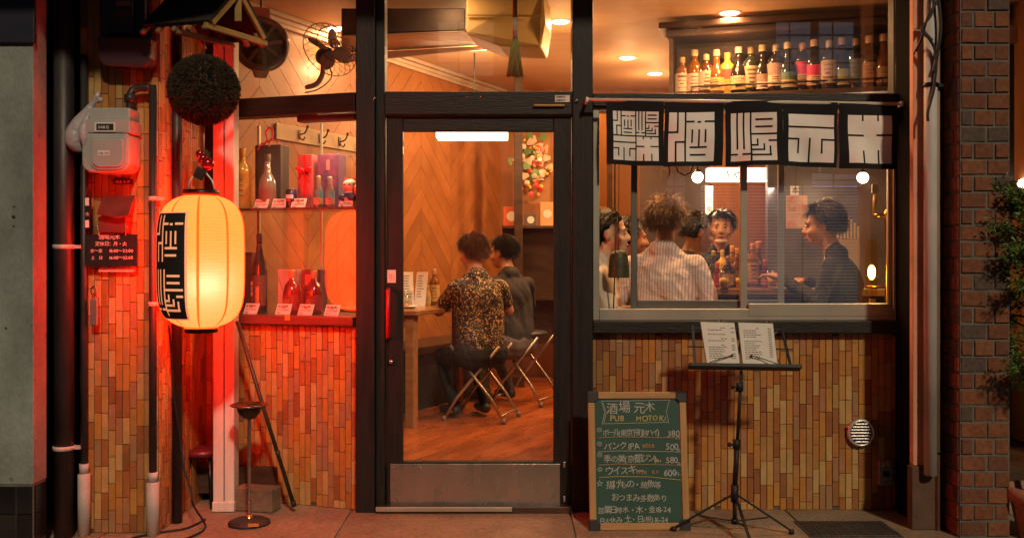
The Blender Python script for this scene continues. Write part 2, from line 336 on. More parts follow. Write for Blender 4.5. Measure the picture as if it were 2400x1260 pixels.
# ---------------------------------------------------------------- right side: pilaster, brick pier
m = MB(); m.box((X(2140, -.36), -.36, .30), (X(2140, -.36) + .115, -.315, 3.0)); pl = tag(m.build('pilaster', mt['salmon'], bevel=.006), 'salmon painted pilaster at the right end of the shopfront', 'pilaster')
m = MB(); m.box((X(2140, -.36) - .010, -.372, 0), (X(2140, -.36) + .117, -.312, .299)); m.build('plinth', mt['plinth'], pl, bevel=.006); MB().box((X(2140, -.36) + .055, -.314, 0), (X(2140, -.36) + .112, .02, 3.0)).build('dark_gap_panel', M('gap_black', (.004, .004, .004), .95, spec=.1), pl)  # plain black panel added to keep the gap behind the pilaster dark
bx0, by0 = X(2250, -.50), -.50; W_ = X(2366, -.50) - bx0
m = MB(); m.box((bx0, by0, 0), (bx0 + W_, .12, 3.0)); pier = tag(m.build('brick_pier', mt['mortar']), 'red brick pier at the right edge with raked joints', 'pier')
cz = .0752; z = .004; row = 0
while z < 2.98:
    ws = [(.058, .090, .0), (.116, .0, 0)][row % 2]; x = 0
    lens = [.060, .095] if row % 2 else [.121]
    for q, l in enumerate(lens + [9]):
        l = min(l, W_ - x)
        if l > .012: link('brick', plate(l - random.choice((.008, .011, .013)), cz - random.choice((.009, .011, .013)), .009, .0026, mt['brick']), pier, (bx0 + x + l / 2, by0 + .002 + random.uniform(-.003, .003), z + cz / 2), (random.uniform(-.02, .02), random.uniform(-.012, .012), random.uniform(-.03, .03)))
        x += l
    x = 0; lens = [.10, .062, .10, .1] if row % 2 else [.05, .10, .10, .1]
    for l in lens:
        if x < .34: link('brick', plate(l - random.choice((.008, .011, .013)), cz - random.choice((.009, .011, .013)), .009, .0026, mt['brick']), pier, (bx0 + .002, by0 + x + l / 2 + .003, z + cz / 2), (random.uniform(-.02, .02), random.uniform(-.012, .012), R(-90) + random.uniform(-.03, .03)))
        x += l
    z += cz; row += 1
# ---------------------------------------------------------------- shop interior shell (skewed room)
FZ = .20; CZ = 2.80
fl = MB(); fl.box((-2.3, .14, .05), (3.2, 4.1, FZ - .012)); flo = tag(fl.build('shop_floor', mt['dark_wood']), kind='structure')
rot26 = Matrix.Rotation(R(-26), 2)       # boards run along the skewed room
for i in range(-22, 22):
    x0 = .1 + i * .105; a = -1.6 + random.uniform(-.9, 0)
    while a < 4.6:
        l = random.choice((.7, .9, 1.1)); poly = [tuple(rot26 @ Vector(q)) for q in ((x0 - .0515, a + .001), (x0 + .0515, a + .001), (x0 + .0515, a + l - .001), (x0 - .0515, a + l - .001))]; a += l
        poly = clip_poly(clip_poly(clip_poly(clip_poly(poly, lambda p: p[1] - .16), lambda p: 3.85 - p[1]), lambda p: p[0] + 1.25), lambda p: 1.2 - p[0])
        if len(poly) < 3: continue
        cx = sum(p[0] for p in poly) / len(poly); cyy = sum(p[1] for p in poly) / len(poly); lp = [Vector((p[0] - cx, p[1] - cyy)) for p in poly]; lp = [rot26.inverted() @ p for p in lp]
        n = len(lp); m = MB(); m.add([(p.x, p.y, 0) for p in lp] + [(p.x, p.y, -.012) for p in lp], [tuple(range(n)), tuple(range(2 * n - 1, n - 1, -1))] + [(k, (k + 1) % n, (k + 1) % n + n, k + n) for k in range(n)])
        m.build('floor_board', mt['floor_wood'], flo, loc=(cx, cyy, FZ + random.uniform(0, .0008)), rz=R(-26))
m = MB(); m.box((-2.4, .12, CZ), (3.3, 4.2, CZ + .1)); tag(m.build('shop_ceiling', mt['ceiling']), kind='structure')
ch = tag(MB().box((0, .002, 0), (4.5, .08, CZ - FZ)).build('panelled_wall', mt['dark_wood'], loc=(-2.015, 0, FZ), rz=math.atan2(1, .488)), 'interior wall of honey coloured boards laid in a chevron', 'wall')
pw = .47; t0 = 2.96 - 7 * pw; H = CZ - FZ; sp = .165
for k in range(11):
    a, b = max(.02, t0 + k * pw), min(4.45, t0 + (k + 1) * pw)
    if b - a < .1: continue
    sg = 1 if k % 2 == 0 else -1            # boards rise or fall along the wall
    kk = -6
    while kk * sp < H + pw:
        z0 = kk * sp; f = lambda x: z0 + (x - a) * sg * 1.0 + (0 if sg > 0 else pw)
        poly = [(a + .001, f(a)), (b - .001, f(b)), (b - .001, f(b) + sp - .004), (a + .001, f(a) + sp - .004)]
        poly = clip_poly(clip_poly(poly, lambda p: p[1]), lambda p: H - p[1])
        if len(poly) > 2: MB().prism(poly, -.008, .002).build('board', mt['wall_wood'], ch)
        kk += 1
m = MB()
for (a, b, c) in ((.0, .05, .03), (.0, .03, .06), (.0, .018, .085)): m.box((.0, -b - .012, H - c), (4.4, -.009, H - c + .028))
m.build('crown_moulding', mt['mould'], ch, bevel=.004)
wa = Vector((-2.015, 0, 0)); wd = Vector((.488, 1, 0)).normalized(); wn = Vector((wd.y, -wd.x, 0))     # wn points into the room
def on_wall(px, py, off=0):             # point on the chevron wall seen at a photo pixel
    k = (px - 1200) / F; Y = (2.015 + k * D) / (.488 - k); p = P(px, py, Y); return p + wn * off
WALLRZ = math.atan2(1, .488)
m = MB(); m.box((-.4, 3.9, FZ), (3.2, 4.0, CZ)); tag(m.build('back_wall', mt['back_wall']), 'warm brown wall at the back of the bar', 'wall')
m = MB(); m.box((3.0, .14, FZ), (3.1, 3.89, CZ)); tag(m.build('bar_side_wall', mt['back_wall']), 'brown right side wall inside the bar', 'wall')
m = MB(); m.box((-2.35, .3, FZ), (BL.x - .01, .36, CZ)); tag(m.build('bay_cheek_wall', mt['dark_wood']), 'dark wall strip at the left inside the display window', 'wall')
# ---------------------------------------------------------------- shopfront timber frame with its upper panes
fr = thing('shopfront_frame', 'black stained timber frame of the shopfront with three upper panes', 'shopfront')
def fbox(name, px0, py0, px1, py1, y0, y1, mat='timber', Yr=0, bevel=.004):
    m = MB(); m.box((X(px0, Yr), y0, Z(py1, Yr)), (X(px1, Yr), y1, Z(py0, Yr))); return m.build(name, mt[mat], fr, bevel)
zt = 2.95
m = MB(); m.box((X(838), -.06, 0), (X(882), .10, zt)); m.build('post', mt['timber'], fr, .005)
m = MB(); m.box((X(882) + .002, -.035, 0), (X(904), .07, zt)); m.build('door_jamb', mt['timber'], fr, .004)
m = MB(); m.box((X(1340), -.05, 0), (X(1388), .10, zt)); m.build('post', mt['timber'], fr, .005)
m = MB(); m.box((X(2098), -.05, 0), (X(2140), .10, zt)); m.build('post', mt['timber'], fr, .005)
fbox('transom_bar', 904.5, 218, 1339.5, 272, -.045, .08, 'timber_h'); fbox('transom_bar', 1388.5, 222, 2097.5, 252, -.045, .08, 'timber_h')
fbox('sill_beam', 1388.5, 750, 2097.5, 779, -.055, .10, 'timber_h')
m = MB(); m.box((X(904) + .001, -.01, Z(217.5)), (X(1340) - .001, -.004, zt)); m.build('glass_pane', mt['pane'], fr)
m = MB(); m.box((X(1388) + .001, -.01, Z(221.5)), (X(2098) - .001, -.004, zt)); m.build('glass_pane', mt['pane_hazy'], fr)
m = MB(); pass
lb = MB(); lb.box((X(1300), -.049, Z(243)), (X(1334), -.0455, Z(227))); lb.build('paper_label', mt['paper'], fr)
text_mesh('label_print', '酒類販売', .012, mt['ink'], fr, Matrix.Translation((X(1302), -.0495, Z(233)))); text_mesh('label_print', '営業許可', .012, mt['ink'], fr, Matrix.Translation((X(1302), -.0495, Z(241))))
m = MB()
for px in (1096, 1127): m.ball((X(px), -.046, Z(231)), .004, 8, 6)
m.build('screw', M('brass', (.7, .45, .15), .3, metal=1), fr)
for px, py in ((1350, 240), (881, 235)): MB().ball((X(px), -.058, Z(py)), .009, 10, 8).build('hinge_pin', mt['chrome'], fr)
# ---------------------------------------------------------------- splayed bay window frame
by = thing('bay_window', 'splayed display window with dark timber frame left of the door', 'window', (BL.x, BL.y, 0), -TH18)
def bay_local(p): return Matrix.Rotation(TH18, 4, 'Z') @ (Vector(p) - Vector((BL.x, BL.y, 0)))
zb0, zb1, zb2, zb3 = Z(764), Z(742), Z(263), Z(218)
m = MB(); m.box((.0, -.05, zb0 + .002), (BW - .002, .36, zb1)); m.build('display_ledge', M('ledge', (.13, .035, .025), .4, var=.3, scale=6, stretch=(.5, 5, 5)), by, .004)
m = MB(); m.box((.0, -.03, zb2), (BW - .002, .07, zb3)); m.build('head_bar', mt['timber_h'], by, .004)
m = MB(); m.box((.0, -.025, zb1 + .001), (.06, .05, zb2 - .001)); m.build('stile', mt['timber'], by, .004)
m = MB(); m.box((.0, -.025, zb3 + .001), (.08, .05, zt)); m.build('stile', mt['timber'], by, .004)
m = MB(); m.box((.06, .0, zb1 + .001), (BW - .003, .006, zb2 - .001)); m.build('glass_pane', mt['pane'], by)
m = MB(); m.box((.08, .0, zb3 + .001), (BW - .003, .006, zt)); m.build('glass_pane', mt['pane'], by)
ZS = Z(487, .15)
m = MB(); m.box((.07, .02, ZS - .012), (BW - .02, .30, ZS)); m.build('glass_shelf', M_glass('shelf_glass', (.75, .85, .78), .08), by)
m = MB(); m.box((.07, .012, ZS - .013), (BW - .02, .0185, ZS + .001)); m.build('shelf_edge', mt['dark_wood'], by)
m = MB(); m.box((.12, .30, zb1 + .001), (.135, .315, zb2)); m.box((.52, .30, zb1 + .001), (.53, .31, zb2)); m.build('case_post', mt['alu'], by)
m = MB(); m.box((.136, .302, zb1 + .001), (.519, .306, zb2 - .001)); m.build('case_back_glass', mt['pane'], by)
m = MB(); m.box((.55, .0, zb2 - .035), (BW - .02, .06, zb2 - .004)); m.build('light_batten', mt['dark_wood'], by)
m = MB(); m.tube([(.62, .09, zb2 - .012), (.86, .09, zb2 - .012)], .010, 10); m.build('tube_lamp', M_emit('tube_glow', (1, .66, .33), 14), by)
lamp('display_light', 'AREA', (.74, .10, zb2 - .03), 3.2, (1, .62, .28), by, .18, rot=(R(8), 0, 0))
m = MB(); m.box((BW - .39, -.052, Z(752)), (BW - .36, -.0505, Z(740))); m.build('orange_sticker', M('orange', (.7, .25, .04), .6), by)
# ---------------------------------------------------------------- right: passage beyond the pier
m = MB(); m.box((bx0 + .29, .9, 0), (bx0 + 1.6, 1.0, 3.2)); fw = tag(m.build('far_wall', mt['mortar']), 'dim brick wall at the back of passage past the pier', 'wall')
for r_ in range(13):
    for i in range(4):
        link('brick', plate(.145, .064, .009, .002, mt['brick']), fw, (bx0 + .37 + i * .155 - (r_ % 2) * .075, .90, .04 + r_ * .0745))
m = MB(); m.box((bx0 + .30, .86, 1.55), (bx0 + 1.2, .898, 2.55)); m.build('dark_window', mt['rubber'], fw, .004)
m = MB(); m.box((bx0 + .28, .82, 2.56), (bx0 + 1.3, .898, 2.66)); m.build('lintel', M('pinkstone', (.34, .2, .18), .7, var=.2), fw, .004)

# unseen overhang and canopy added to keep the street light off the front's top
m = MB(); m.box((-3.4, -.78, 3.02), (3.6, .10, 3.3)); us = tag(m.build('shade_overhang', mt['stucco']), kind='structure'); MB().box((-3.6, -1.2, 2.72), (-1.15, -.43, 2.76)).build('shade_awning', mt['timber'], us)

# the houses across the street, seen only as reflections in the glass and steel
ob = thing('opposite_house', 'dark house front across the street with a few lit windows', 'building', (0, -11, 0))
MB().box((-12, -.4, 0), (12, 0, 5.6)).build('wall', M('opp_wall', (.10, .10, .11), .8, var=.2, scale=1), ob)
M_emit('window_cool', (.74, .80, 1), .16); M_emit('window_warm', (1, .62, .35), .4); M_emit('haze_panel', (.78, .80, 1), .17)  # the last is a broad glowing panel added to mirror haze in the right sash
for (x0_, z0_, w_, h_, k_) in ((4.3, 4.2, .55, .9, 0), (5.0, 4.2, .55, .9, 0), (6.0, 4.1, .4, .8, 0), (2.55, 2.1, .28, 1.3, 0), (4.9, 2.4, .9, .5, 0), (-4.5, 3.6, .8, 1.0, 1), (-1.2, 4.2, .9, .9, 1), (3.1, .35, 4.4, 2.1, 2)):
    wn_ = MB().box((x0_, .003, z0_), (x0_ + w_, .03, z0_ + h_)).build('window', mt[('window_cool', 'window_warm', 'haze_panel')[k_]], ob); nb_ = 40 if k_ == 2 else 4
    m = MB(); [m.box((x0_ - .02, .031, z0_ + h_ * q / nb_ - .012), (x0_ + w_ + .02, .05, z0_ + h_ * q / nb_ + (.012 if nb_ < 9 else -.001))) for q in range(nb_ + 1)]; m.box((x0_ + w_ * .37 - .012, .0515, z0_), (x0_ + w_ * .37 + .012, .06, z0_ + h_)); m.build('glazing_bar', mt['black_metal'], wn_)
# ---------------------------------------------------------------- door
dr = thing('glazed_door', 'black framed glass door with steel kick plate', 'door', (X(906), -.01, 0))
def dbox(name, px0, py0, px1, py1, y0, y1, mat, bevel=.003):
    m = MB(); m.box((X(px0) - X(906), y0, Z(py1)), (X(px1) - X(906), y1, Z(py0))); return m.build(name, mt[mat], dr, bevel)
dbox('stile', 907, 274, 945, 1186, -.01, .035, 'timber'); dbox('stile', 1297, 274, 1338, 1186, -.01, .035, 'timber')
dbox('top_rail', 945.5, 274, 1296.5, 309, -.008, .033, 'timber_h'); dbox('bottom_rail', 945.5, 1079, 1296.5, 1186, -.008, .033, 'timber_h')
dbox('glass_pane', 945.2, 309.3, 1296.8, 1078.7, .008, .014, 'pane', 0)
kp = dbox('kick_plate', 916, 1084, 1312, 1181, -.0145, -.0105, 'steel', .001)
for k in range(7):
    for py in (1092, 1172):
        if py == 1172 and k > 4: continue
        MB().ball((X(924 + k * 63) - X(906), -.0150, Z(py)), (.004, .002, .004), 8, 6).build('screw', mt['chrome'], kp)
for py in (1085, 1165): MB().cbox((X(1322) - X(906), -.018, Z(py)), (.012, .014, .03)).build('hinge', mt['chrome'], dr, .002)
m = MB(); hx = X(913) - X(906); m.tube([(hx, -.012, Z(676)), (hx, -.05, Z(680)), (hx, -.052, Z(735)), (hx, -.05, Z(786)), (hx, -.012, Z(790))], .011, 10); m.build('pull_handle', M('red_tape', (.45, .01, .015), .4), dr)
MB().lathe([(0, 0), (.013, 0), (.013, .014), (.006, .02), (0, .02)], 14, M_=Matrix.Translation((X(918) - X(906), -.0105, Z(846))) @ Matrix.Rotation(R(90), 4, 'X')).build('lock_cylinder', mt['chrome'], dr)
st = dbox('push_sticker', 909, 632, 929, 662, -.0125, -.0105, 'paper', 0)
text_mesh('sticker_print', '引', .035, M('pinkink', (.55, .12, .2), .6), st, Matrix.Translation((X(911) - X(906), -.0132, Z(656))))
m = MB(); m.box((X(1250) - X(906), -.05, Z(254)), (X(1322) - X(906), -.035, Z(249))); m.build('closer_arm', M('brass2', (.6, .32, .14), .35, metal=1), dr, .002)
m = MB(); m.box((X(884), -.075, -.001), (X(1337), -.02, .032)); ts = tag(m.build('threshold', mt['dark_wood'], bevel=.003), 'low dark door threshold with a pale metal strip', 'threshold')
m = MB(); m.box((X(886), -.088, .012), (X(1200), -.0752, .034)); m.build('metal_strip', mt['alu'], ts, .002)
# ---------------------------------------------------------------- sliding aluminium window
sw = thing('sliding_window', 'aluminium sliding window with two sashes left slightly open', 'window')
def wbox(name, px0, py0, px1, py1, y0, y1, mat='alu', bevel=.002, parent=None):
    m = MB(); m.box((X(px0), y0, Z(py1)), (X(px1), y1, Z(py0))); return m.build(name, mt[mat], parent or sw, bevel)
wbox('jamb', 1389.5, 252.8, 1404, 749.3, -.02, .07); wbox('jamb', 2091, 252.8, 2097, 749.3, -.02, .07)
wbox('sill_track', 1404.5, 723, 2090.5, 749.3, -.02, .07); wbox('head_track', 1404.5, 252.8, 2090.5, 262, -.02, .07)
s1 = wbox('inner_sash', 1481, 262.5, 1496, 722.5, .035, .055, 'alu_dark'); wbox('bottom_rail', 1496.2, 704, 1828, 722.5, .035, .055, 'alu_dark', parent=s1); wbox('stile', 1828.5, 262.5, 1843, 722.5, .035, .055, 'alu', parent=s1)
wbox('glass_pane', 1496.2, 262.5, 1828, 703.7, .043, .047, 'pane', 0, s1)
s2 = wbox('outer_sash', 1736, 262.5, 1752, 740, .004, .03, 'alu'); wbox('bottom_rail', 1752.2, 711, 2082, 740, -.022, .028, 'alu', parent=s2); wbox('stile', 2082.3, 262.5, 2090, 740, .004, .028, 'alu', parent=s2)
wbox('glass_pane', 1752.2, 262.5, 2082, 710.7, .012, .016, 'pane_hazy', 0, s2)
m = MB(); m.box((X(1404), .12, Z(745)), (X(2095), .30, Z(722))); tag(m.build('inner_sill', mt['counter_wood'], bevel=.004), 'honey coloured wooden ledge inside the sliding window', 'ledge')
# ---------------------------------------------------------------- noren curtain with block lettering
GL = {  # dark strokes of each block character in its unit square, x right, y down
 'sake': [(.19, 0, .19, .40), (0, .40, .19, .40), (.36, 0, .36, 1), (.155, .60, .36, .60), (.155, .60, .155, 1), (.40, .19, .54, .19), (.80, .19, 1, .19), (.64, .20, .68, .20), (.51, .37, .51, .60), (.80, .37, .80, .60), (.66, .37, .66, .71), (.48, .71, .82, .71), (.48, .865, .80, .865)],
 'ba': [(.135, 0, .135, .74), (.275, 0, .275, .74), (.43, 0, .43, 1), (0, .86, .13, .86), (.26, .86, .43, .86), (.55, .14, .89, .14), (.55, .29, .89, .29), (.45, .44, 1, .44), (.84, .58, 1, .58), (.43, .675, .58, .675), (.58, .56, .58, .675), (.45, .77, .725, .77), (.725, .66, .725, .77), (.43, .88, .87, .88), (.86, .71, .86, .88)],
 'moto': [(0, .27, 1, .27), (0, .52, .23, .52), (.23, .52, .23, .80), (.73, .525, 1, .525), (.73, .525, .73, .80), (.47, .515, .47, 1)],
 'ki': [(.33, 0, .33, .10), (.67, 0, .67, .10), (0, .42, .34, .42), (.66, .41, 1, .41), (.335, .755, .335, 1), (.69, .735, .69, 1)]}
def strokes(g, x0, y0, s, t):
    out = []
    for a, b, c, d in GL[g]:
        h = t / 2; u = (min(a, c) - (h if b == d else h), min(b, d) - h, max(a, c) + h, max(b, d) + h)
        u = (max(0, u[0]), max(0, u[1]), min(1, u[2]), min(1, u[3])); out.append((x0 + u[0] * s, y0 + u[1] * s, x0 + u[2] * s, y0 + u[3] * s))
    return out
YN = -.13
nr = thing('noren_curtain', 'short black noren curtain with five white block character panels', 'curtain', (0, YN, 0))
def drape(x, z, zt_):         # how far the hanging cloth bellies out
    d = max(0, zt_ - z); return -.015 * math.sin(x * 15 + 1) * d / .3 - .007 * math.sin(x * 37 + z * 8) * d / .3 - .006 * math.sin(z * 24 + x * 13) - .006
def cloth(name, rects, off, mat, parent, zt_, step=.02, sway=0, thick=0):
    m = MB(); m.smooth = True
    for (xa, za, xb, zb) in rects:
        nx = max(1, int(math.ceil(abs(xb - xa) / step))); nz = max(1, int(math.ceil(abs(zb - za) / step)))
        for sgn in ((0, 1) if thick else (0,)):
            vs = [];
            for i in range(nx + 1):
                for j in range(nz + 1):
                    x = xa + (xb - xa) * i / nx; z = za + (zb - za) * j / nz; vs.append((x + sway * (zt_ - z), drape(x, z, zt_) - off + sgn * thick, z + .006 * math.sin(x * 6)))
            m.add(vs, [(i * (nz + 1) + j, (i + 1) * (nz + 1) + j, (i + 1) * (nz + 1) + j + 1, i * (nz + 1) + j + 1) for i in range(nx) for j in range(nz)])
    return m.build(name, mat, parent)
M('noren_black', (.006, .006, .008), .9, var=.3, scale=9, bump=.2, bscale=300); M('noren_white', (.90, .84, .78), .9, var=.08, scale=6, bump=.15, bscale=300)
ex = [(1420, 1555), (1558, 1697), (1700, 1832), (1834, 1962), (1965, 2104)]; ztn = Z(236, YN)
em = [((1436, 260, 1543, 375), None), ((1568, 262, 1675, 377), 'sake'), ((1713, 267, 1818, 379), 'ba'), ((1847, 270, 1955, 381), 'moto'), ((1985, 269, 2089, 381), 'ki')]
for k, (a, b) in enumerate(ex):
    yb = 386 + k * 2; xa, xb = X(a, YN), X(b, YN); yt = 238 + k * 1.5; sw_ = (.008, -.02, .010, -.006, .012)[k]
    pn = cloth('cloth_panel', [(xa, Z(yb, YN), xb, ztn - k * .003)], 0, mt['noren_black'], nr, ztn, sway=sw_, thick=.0015)
    (u0, v0, u1, v1), gk = em[k]; ux0, ux1, uz0, uz1 = X(u0, YN), X(u1, YN), Z(v0, YN), Z(v1, YN)
    cloth('emblem_ground', [(ux0, uz1, ux1, uz0)], .0012, mt['noren_white'], pn, ztn, sway=sw_)
    rs = strokes(gk, 0, 0, 1, .037) if gk else [r_ for q, (gg, ox, oy) in enumerate((('sake', 0, 0), ('ba', .5, 0), ('moto', 0, .5), ('ki', .5, .5))) for r_ in strokes(gg, ox, oy, .5, .05)] + [(.487, 0, .513, 1), (0, .487, 1, .513)]
    cloth('emblem_strokes', [(ux0 + r_[0] * (ux1 - ux0), uz0 - r_[3] * (uz0 - uz1), ux0 + r_[2] * (ux1 - ux0), uz0 - r_[1] * (uz0 - uz1)) for r_ in rs], .0024, mt['noren_black'], pn, ztn, sway=sw_)
m = MB(); m.tube([(X(1374, YN), 0, Z(234, YN)), (X(2110, YN), -.0, Z(244, YN))], .009, 12); m.build('rod', M('cream_rod', (.62, .56, .45), .45), nr)
for px, py in ((1376, 234), (2112, 244)): MB().box((X(px, YN) - .006, -.012, Z(py, YN) - .012), (X(px, YN) + .006, .085, Z(py, YN) + .012)).build('rod_bracket', mt['white'], nr, .002)
# rope loop hanging below the curtain
m = MB(); m.tube([P(1583, 385, -.09), P(1588, 402, -.09), P(1604, 411, -.09), P(1618, 404, -.09), P(1624, 388, -.09)], .0045, 8); m.tube([P(1567, 385, -.09), P(1569, 405, -.09), P(1565, 418, -.09)], .0045, 8); m.tube([P(1567, 385, -.09), P(1583, 385, -.09)], .0045, 8); m.tube([P(1583, 384, -.09), P(1583, 246, -.10)], .003, 8)
tag(m.build('rope', M('rope', (.5, .36, .2), .9, bump=.5, bscale=200)), 'pale twisted rope loop dangling under the black curtain', 'rope')
# ---------------------------------------------------------------- lantern, cedar ball and the little roof above them
LY = -.60; LC = P(472, 612, LY)
ln = thing('paper_lantern', 'large glowing paper lantern with black lettered band', 'lantern', LC)
def lprof(t):      # t 0 bottom .. 1 top -> radius, height
    h = .298; z = -h + 2 * h * t; e = abs(2 * t - 1); r_ = .188 * (1 - e ** 5.5) ** .42 if e < 1 else 0
    return max(.075, r_ * (1.0 - .03 * (2 * t - 1) ** 2)), z
pm = bpy.data.materials.new('lantern_paper'); pm.use_nodes = True; N, L = nodes(pm); N.remove(N["Principled BSDF"])
tl = N.new("ShaderNodeBsdfTranslucent"); tl.inputs[0].default_value = (.95, .85, .72, 1); df = N.new("ShaderNodeBsdfDiffuse"); df.inputs[0].default_value = (.75, .50, .25, 1); e_ = N.new("ShaderNodeEmission"); e_.inputs[0].default_value = (1, .0125, .001, 1); e_.inputs[1].default_value = 9.0
mx = N.new("ShaderNodeMixShader"); mx.inputs[0].default_value = .35; ad = N.new("ShaderNodeAddShader"); L.new(tl.outputs[0], mx.inputs[1]); L.new(df.outputs[0], mx.inputs[2]); L.new(mx.outputs[0], ad.inputs[0]); L.new(e_.outputs[0], ad.inputs[1]); L.new(ad.outputs[0], N["Material Output"].inputs[0])
m = MB(); n = 190; prof = []
for i in range(n + 1):
    t = i / n; r_, z = lprof(t); prof.append((r_ - .0016 * (1 - math.cos(2 * math.pi * t * 44)) / 2, z))
m.lathe(prof, 64); m.build('paper_shell', pm, ln)
mt['rib_orange'] = pm2 = pm.copy(); pm2.name = 'lantern_seam'; pm2.node_tree.nodes["Translucent BSDF"].inputs[0].default_value = (.62, .16, .02, 1); pm2.node_tree.nodes["Diffuse BSDF"].inputs[0].default_value = (.5, .16, .03, 1); pm2.node_tree.nodes["Emission"].inputs[1].default_value = 5.6
for k in range(9):
    a = R(-90 + 13 + k * 40); m = MB(); w2 = .011
    for i in range(60):
        t0_, t1_ = .015 + .97 * i / 60, .015 + .97 * (i + 1) / 60; (ra, za), (rb, zb) = lprof(t0_), lprof(t1_); ra += .0015; rb += .0015; q = []
        for r_, z, s_ in ((ra, za, -1), (ra, za, 1), (rb, zb, 1), (rb, zb, -1)):
            aa = a + s_ * w2 / 2 / .188; q.append((r_ * math.cos(aa), r_ * math.sin(aa), z))
        m.add(q, [(0, 1, 2, 3)])
    m.build('paper_seam', pm2, ln)
def on_lantern(name, rects, a_mid, wid, ztop, hgt, off, mat):   # unit rects wrapped on the paper
    m = MB(); m.smooth = True
    for (x0, y0, x1, y1) in rects:
        nx = max(1, int((x1 - x0) * 14)); ny = max(1, int((y1 - y0) * 22)); vs = []
        for i in range(nx + 1):
            for j in range(ny + 1):
                z = ztop - hgt * (y0 + (y1 - y0) * j / ny); t = (z + .298) / .596; r_ = lprof(t)[0] + off; a = a_mid + ((x0 + (x1 - x0) * i / nx) - .5) * wid / .188; vs.append((r_ * math.cos(a), r_ * math.sin(a), z))
        m.add(vs, [(i * (ny + 1) + j, i * (ny + 1) + j + 1, (i + 1) * (ny + 1) + j + 1, (i + 1) * (ny + 1) + j) for i in range(nx) for j in range(ny)])
    return m.build(name, mat, ln)
am = R(-90 - 32); wd_ = .205; zt_, hg = .215, .47
on_lantern('lettered_band', [(0, 0, 1, 1)], am, wd_, zt_, hg, .003, M('lantern_black', (.012, .008, .006), .75))
def trans(g, x0, y0, sx, sy, t): return [(x0 + a * sx, y0 + b * sy, x0 + c * sx, y0 + d * sy) for a, b, c, d in strokes(g, 0, 0, 1, t)]
rs = trans('sake', .08, .03, .84, .43, .05) + trans('ba', .08, .53, .84, .43, .05) + [(0, 0, 1, .012), (0, .988, 1, 1), (.955, 0, 1, 1), (0, 0, .045, 1)]
on_lantern('band_lettering', rs, am, wd_, zt_, hg, .0045, M('band_cream', (.8, .52, .34), .8, emit=(1, .3, .12), es=.35))
m = MB(); m.lathe([(.0, .318), (.082, .318), (.082, .293), (.074, .293)], 40); m.build('top_ring', mt['black_metal'], ln); m = MB(); m.lathe([(.074, -.293), (.072, -.293), (.072, -.318), (.06, -.318), (.06, -.295)], 40); m.build('bottom_ring', mt['black_metal'], ln)
m = MB(); m.ball((.045, -.10, -.10), .045, 16, 10); m.build('bulb', M_emit('bulb_glow', (1, .80, .62), 2.3), ln)
m = MB(); m.tube([(.045, -.10, -.06), (0, 0, .31)], .004, 6); m.build('bulb_flex', mt['rubber'], ln)
m = MB(); m.tube([(-.06, 0, .318), (-.05, -.005, .36), (-.012, 0, .415)], .004, 8); m.tube([(.06, 0, .318), (.05, -.005, .36), (.006, 0, .415)], .004, 8); m.tube([(-.012, 0, .415), (.006, 0, .415)], .007, 8); m.build('hanger', mt['white'], ln)
m = MB(); m.cbox((0, 0, 0), (.045, .02, .05), Matrix.Translation((-.004, -.008, .392)) @ Matrix.Rotation(.5, 4, 'Y')); m.build('hanger_clip', mt['rubber'], ln, .004)
# bells between
bl = thing('bell_charm', 'cluster of red bells on a twisted cord above the lantern', 'charm', P(478, 375, LY))
for (px, py, r_) in ((469, 361, .020), (476, 371, .021), (487, 384, .030), (474, 378, .016)): MB().ball(P(px, py, LY - .01) - P(478, 375, LY), r_, 18, 12).build('bell', M('bell_red', (.5, .045, .05), .22, metal=.75), bl)
BC = P(478, 211, LY); BRr = .158
m = MB(); m.tube([BC - P(478, 375, LY) + Vector((0, 0, -BRr + .02)), Vector((0, .0, .03))], .004, 8); m.build('cord', mt['rope'], bl)
m = MB(); m.tube([(0, 0, .03), (-.006, 0, -.05), (-.012, 0, -.07)], .004, 8); m.build('lower_cord', mt['rope'], bl)
m = MB()
for k in range(40):
    a = random.uniform(0, 6.28); m.tube([(0, 0, .04), (.012 * math.cos(a), .012 * math.sin(a), random.uniform(-.0, .05)), (.03 * math.cos(a), .03 * math.sin(a), random.uniform(-.02, .04))], [.0015, .0012, .0004], 4)
m.build('tuft', M('dry_straw', (.16, .10, .04), .9), bl)
# cedar ball
cb = thing('cedar_ball', 'big round brown cedar sprig ball hanging above the lantern', 'ornament', BC)
M('cedar', (.06, .036, .018), .95, var=.45, scale=25, rnd=.0)
MB().ball((0, 0, 0), BRr * .90, 40, 26).build('core', mt['cedar'], cb)
m = MB()
for k in range(9000):
    z = random.uniform(-1, 1); a = random.uniform(0, 6.2832); q = math.sqrt(1 - z * z); d = Vector((q * math.cos(a), q * math.sin(a), z)); r0 = BRr * .88; r1 = BRr * random.uniform(.965, 1.03)
    e = d.orthogonal().normalized(); e.rotate(Matrix.Rotation(random.uniform(0, 6.28), 3, d)); f_ = d.cross(e); w_ = .0022; tip = d * r1 + e * random.uniform(-.012, .012) + f_ * random.uniform(-.012, .012)
    m.add([d * r0 + e * w_, d * r0 - e * w_ * .5 + f_ * w_ * .8, d * r0 - e * w_ * .5 - f_ * w_ * .8, tip + e * w_ * .6, tip - e * w_ * .6], [(0, 1, 4, 3), (1, 2, 4), (2, 0, 3, 4)])
tag(m.build('sprig_tips', mt['cedar'], cb), kind='stuff')
m = MB(); m.tube([(0, 0, BRr * .9), (0, 0, BRr + .06)], .005, 8); m.build('cord', mt['rope'], cb)
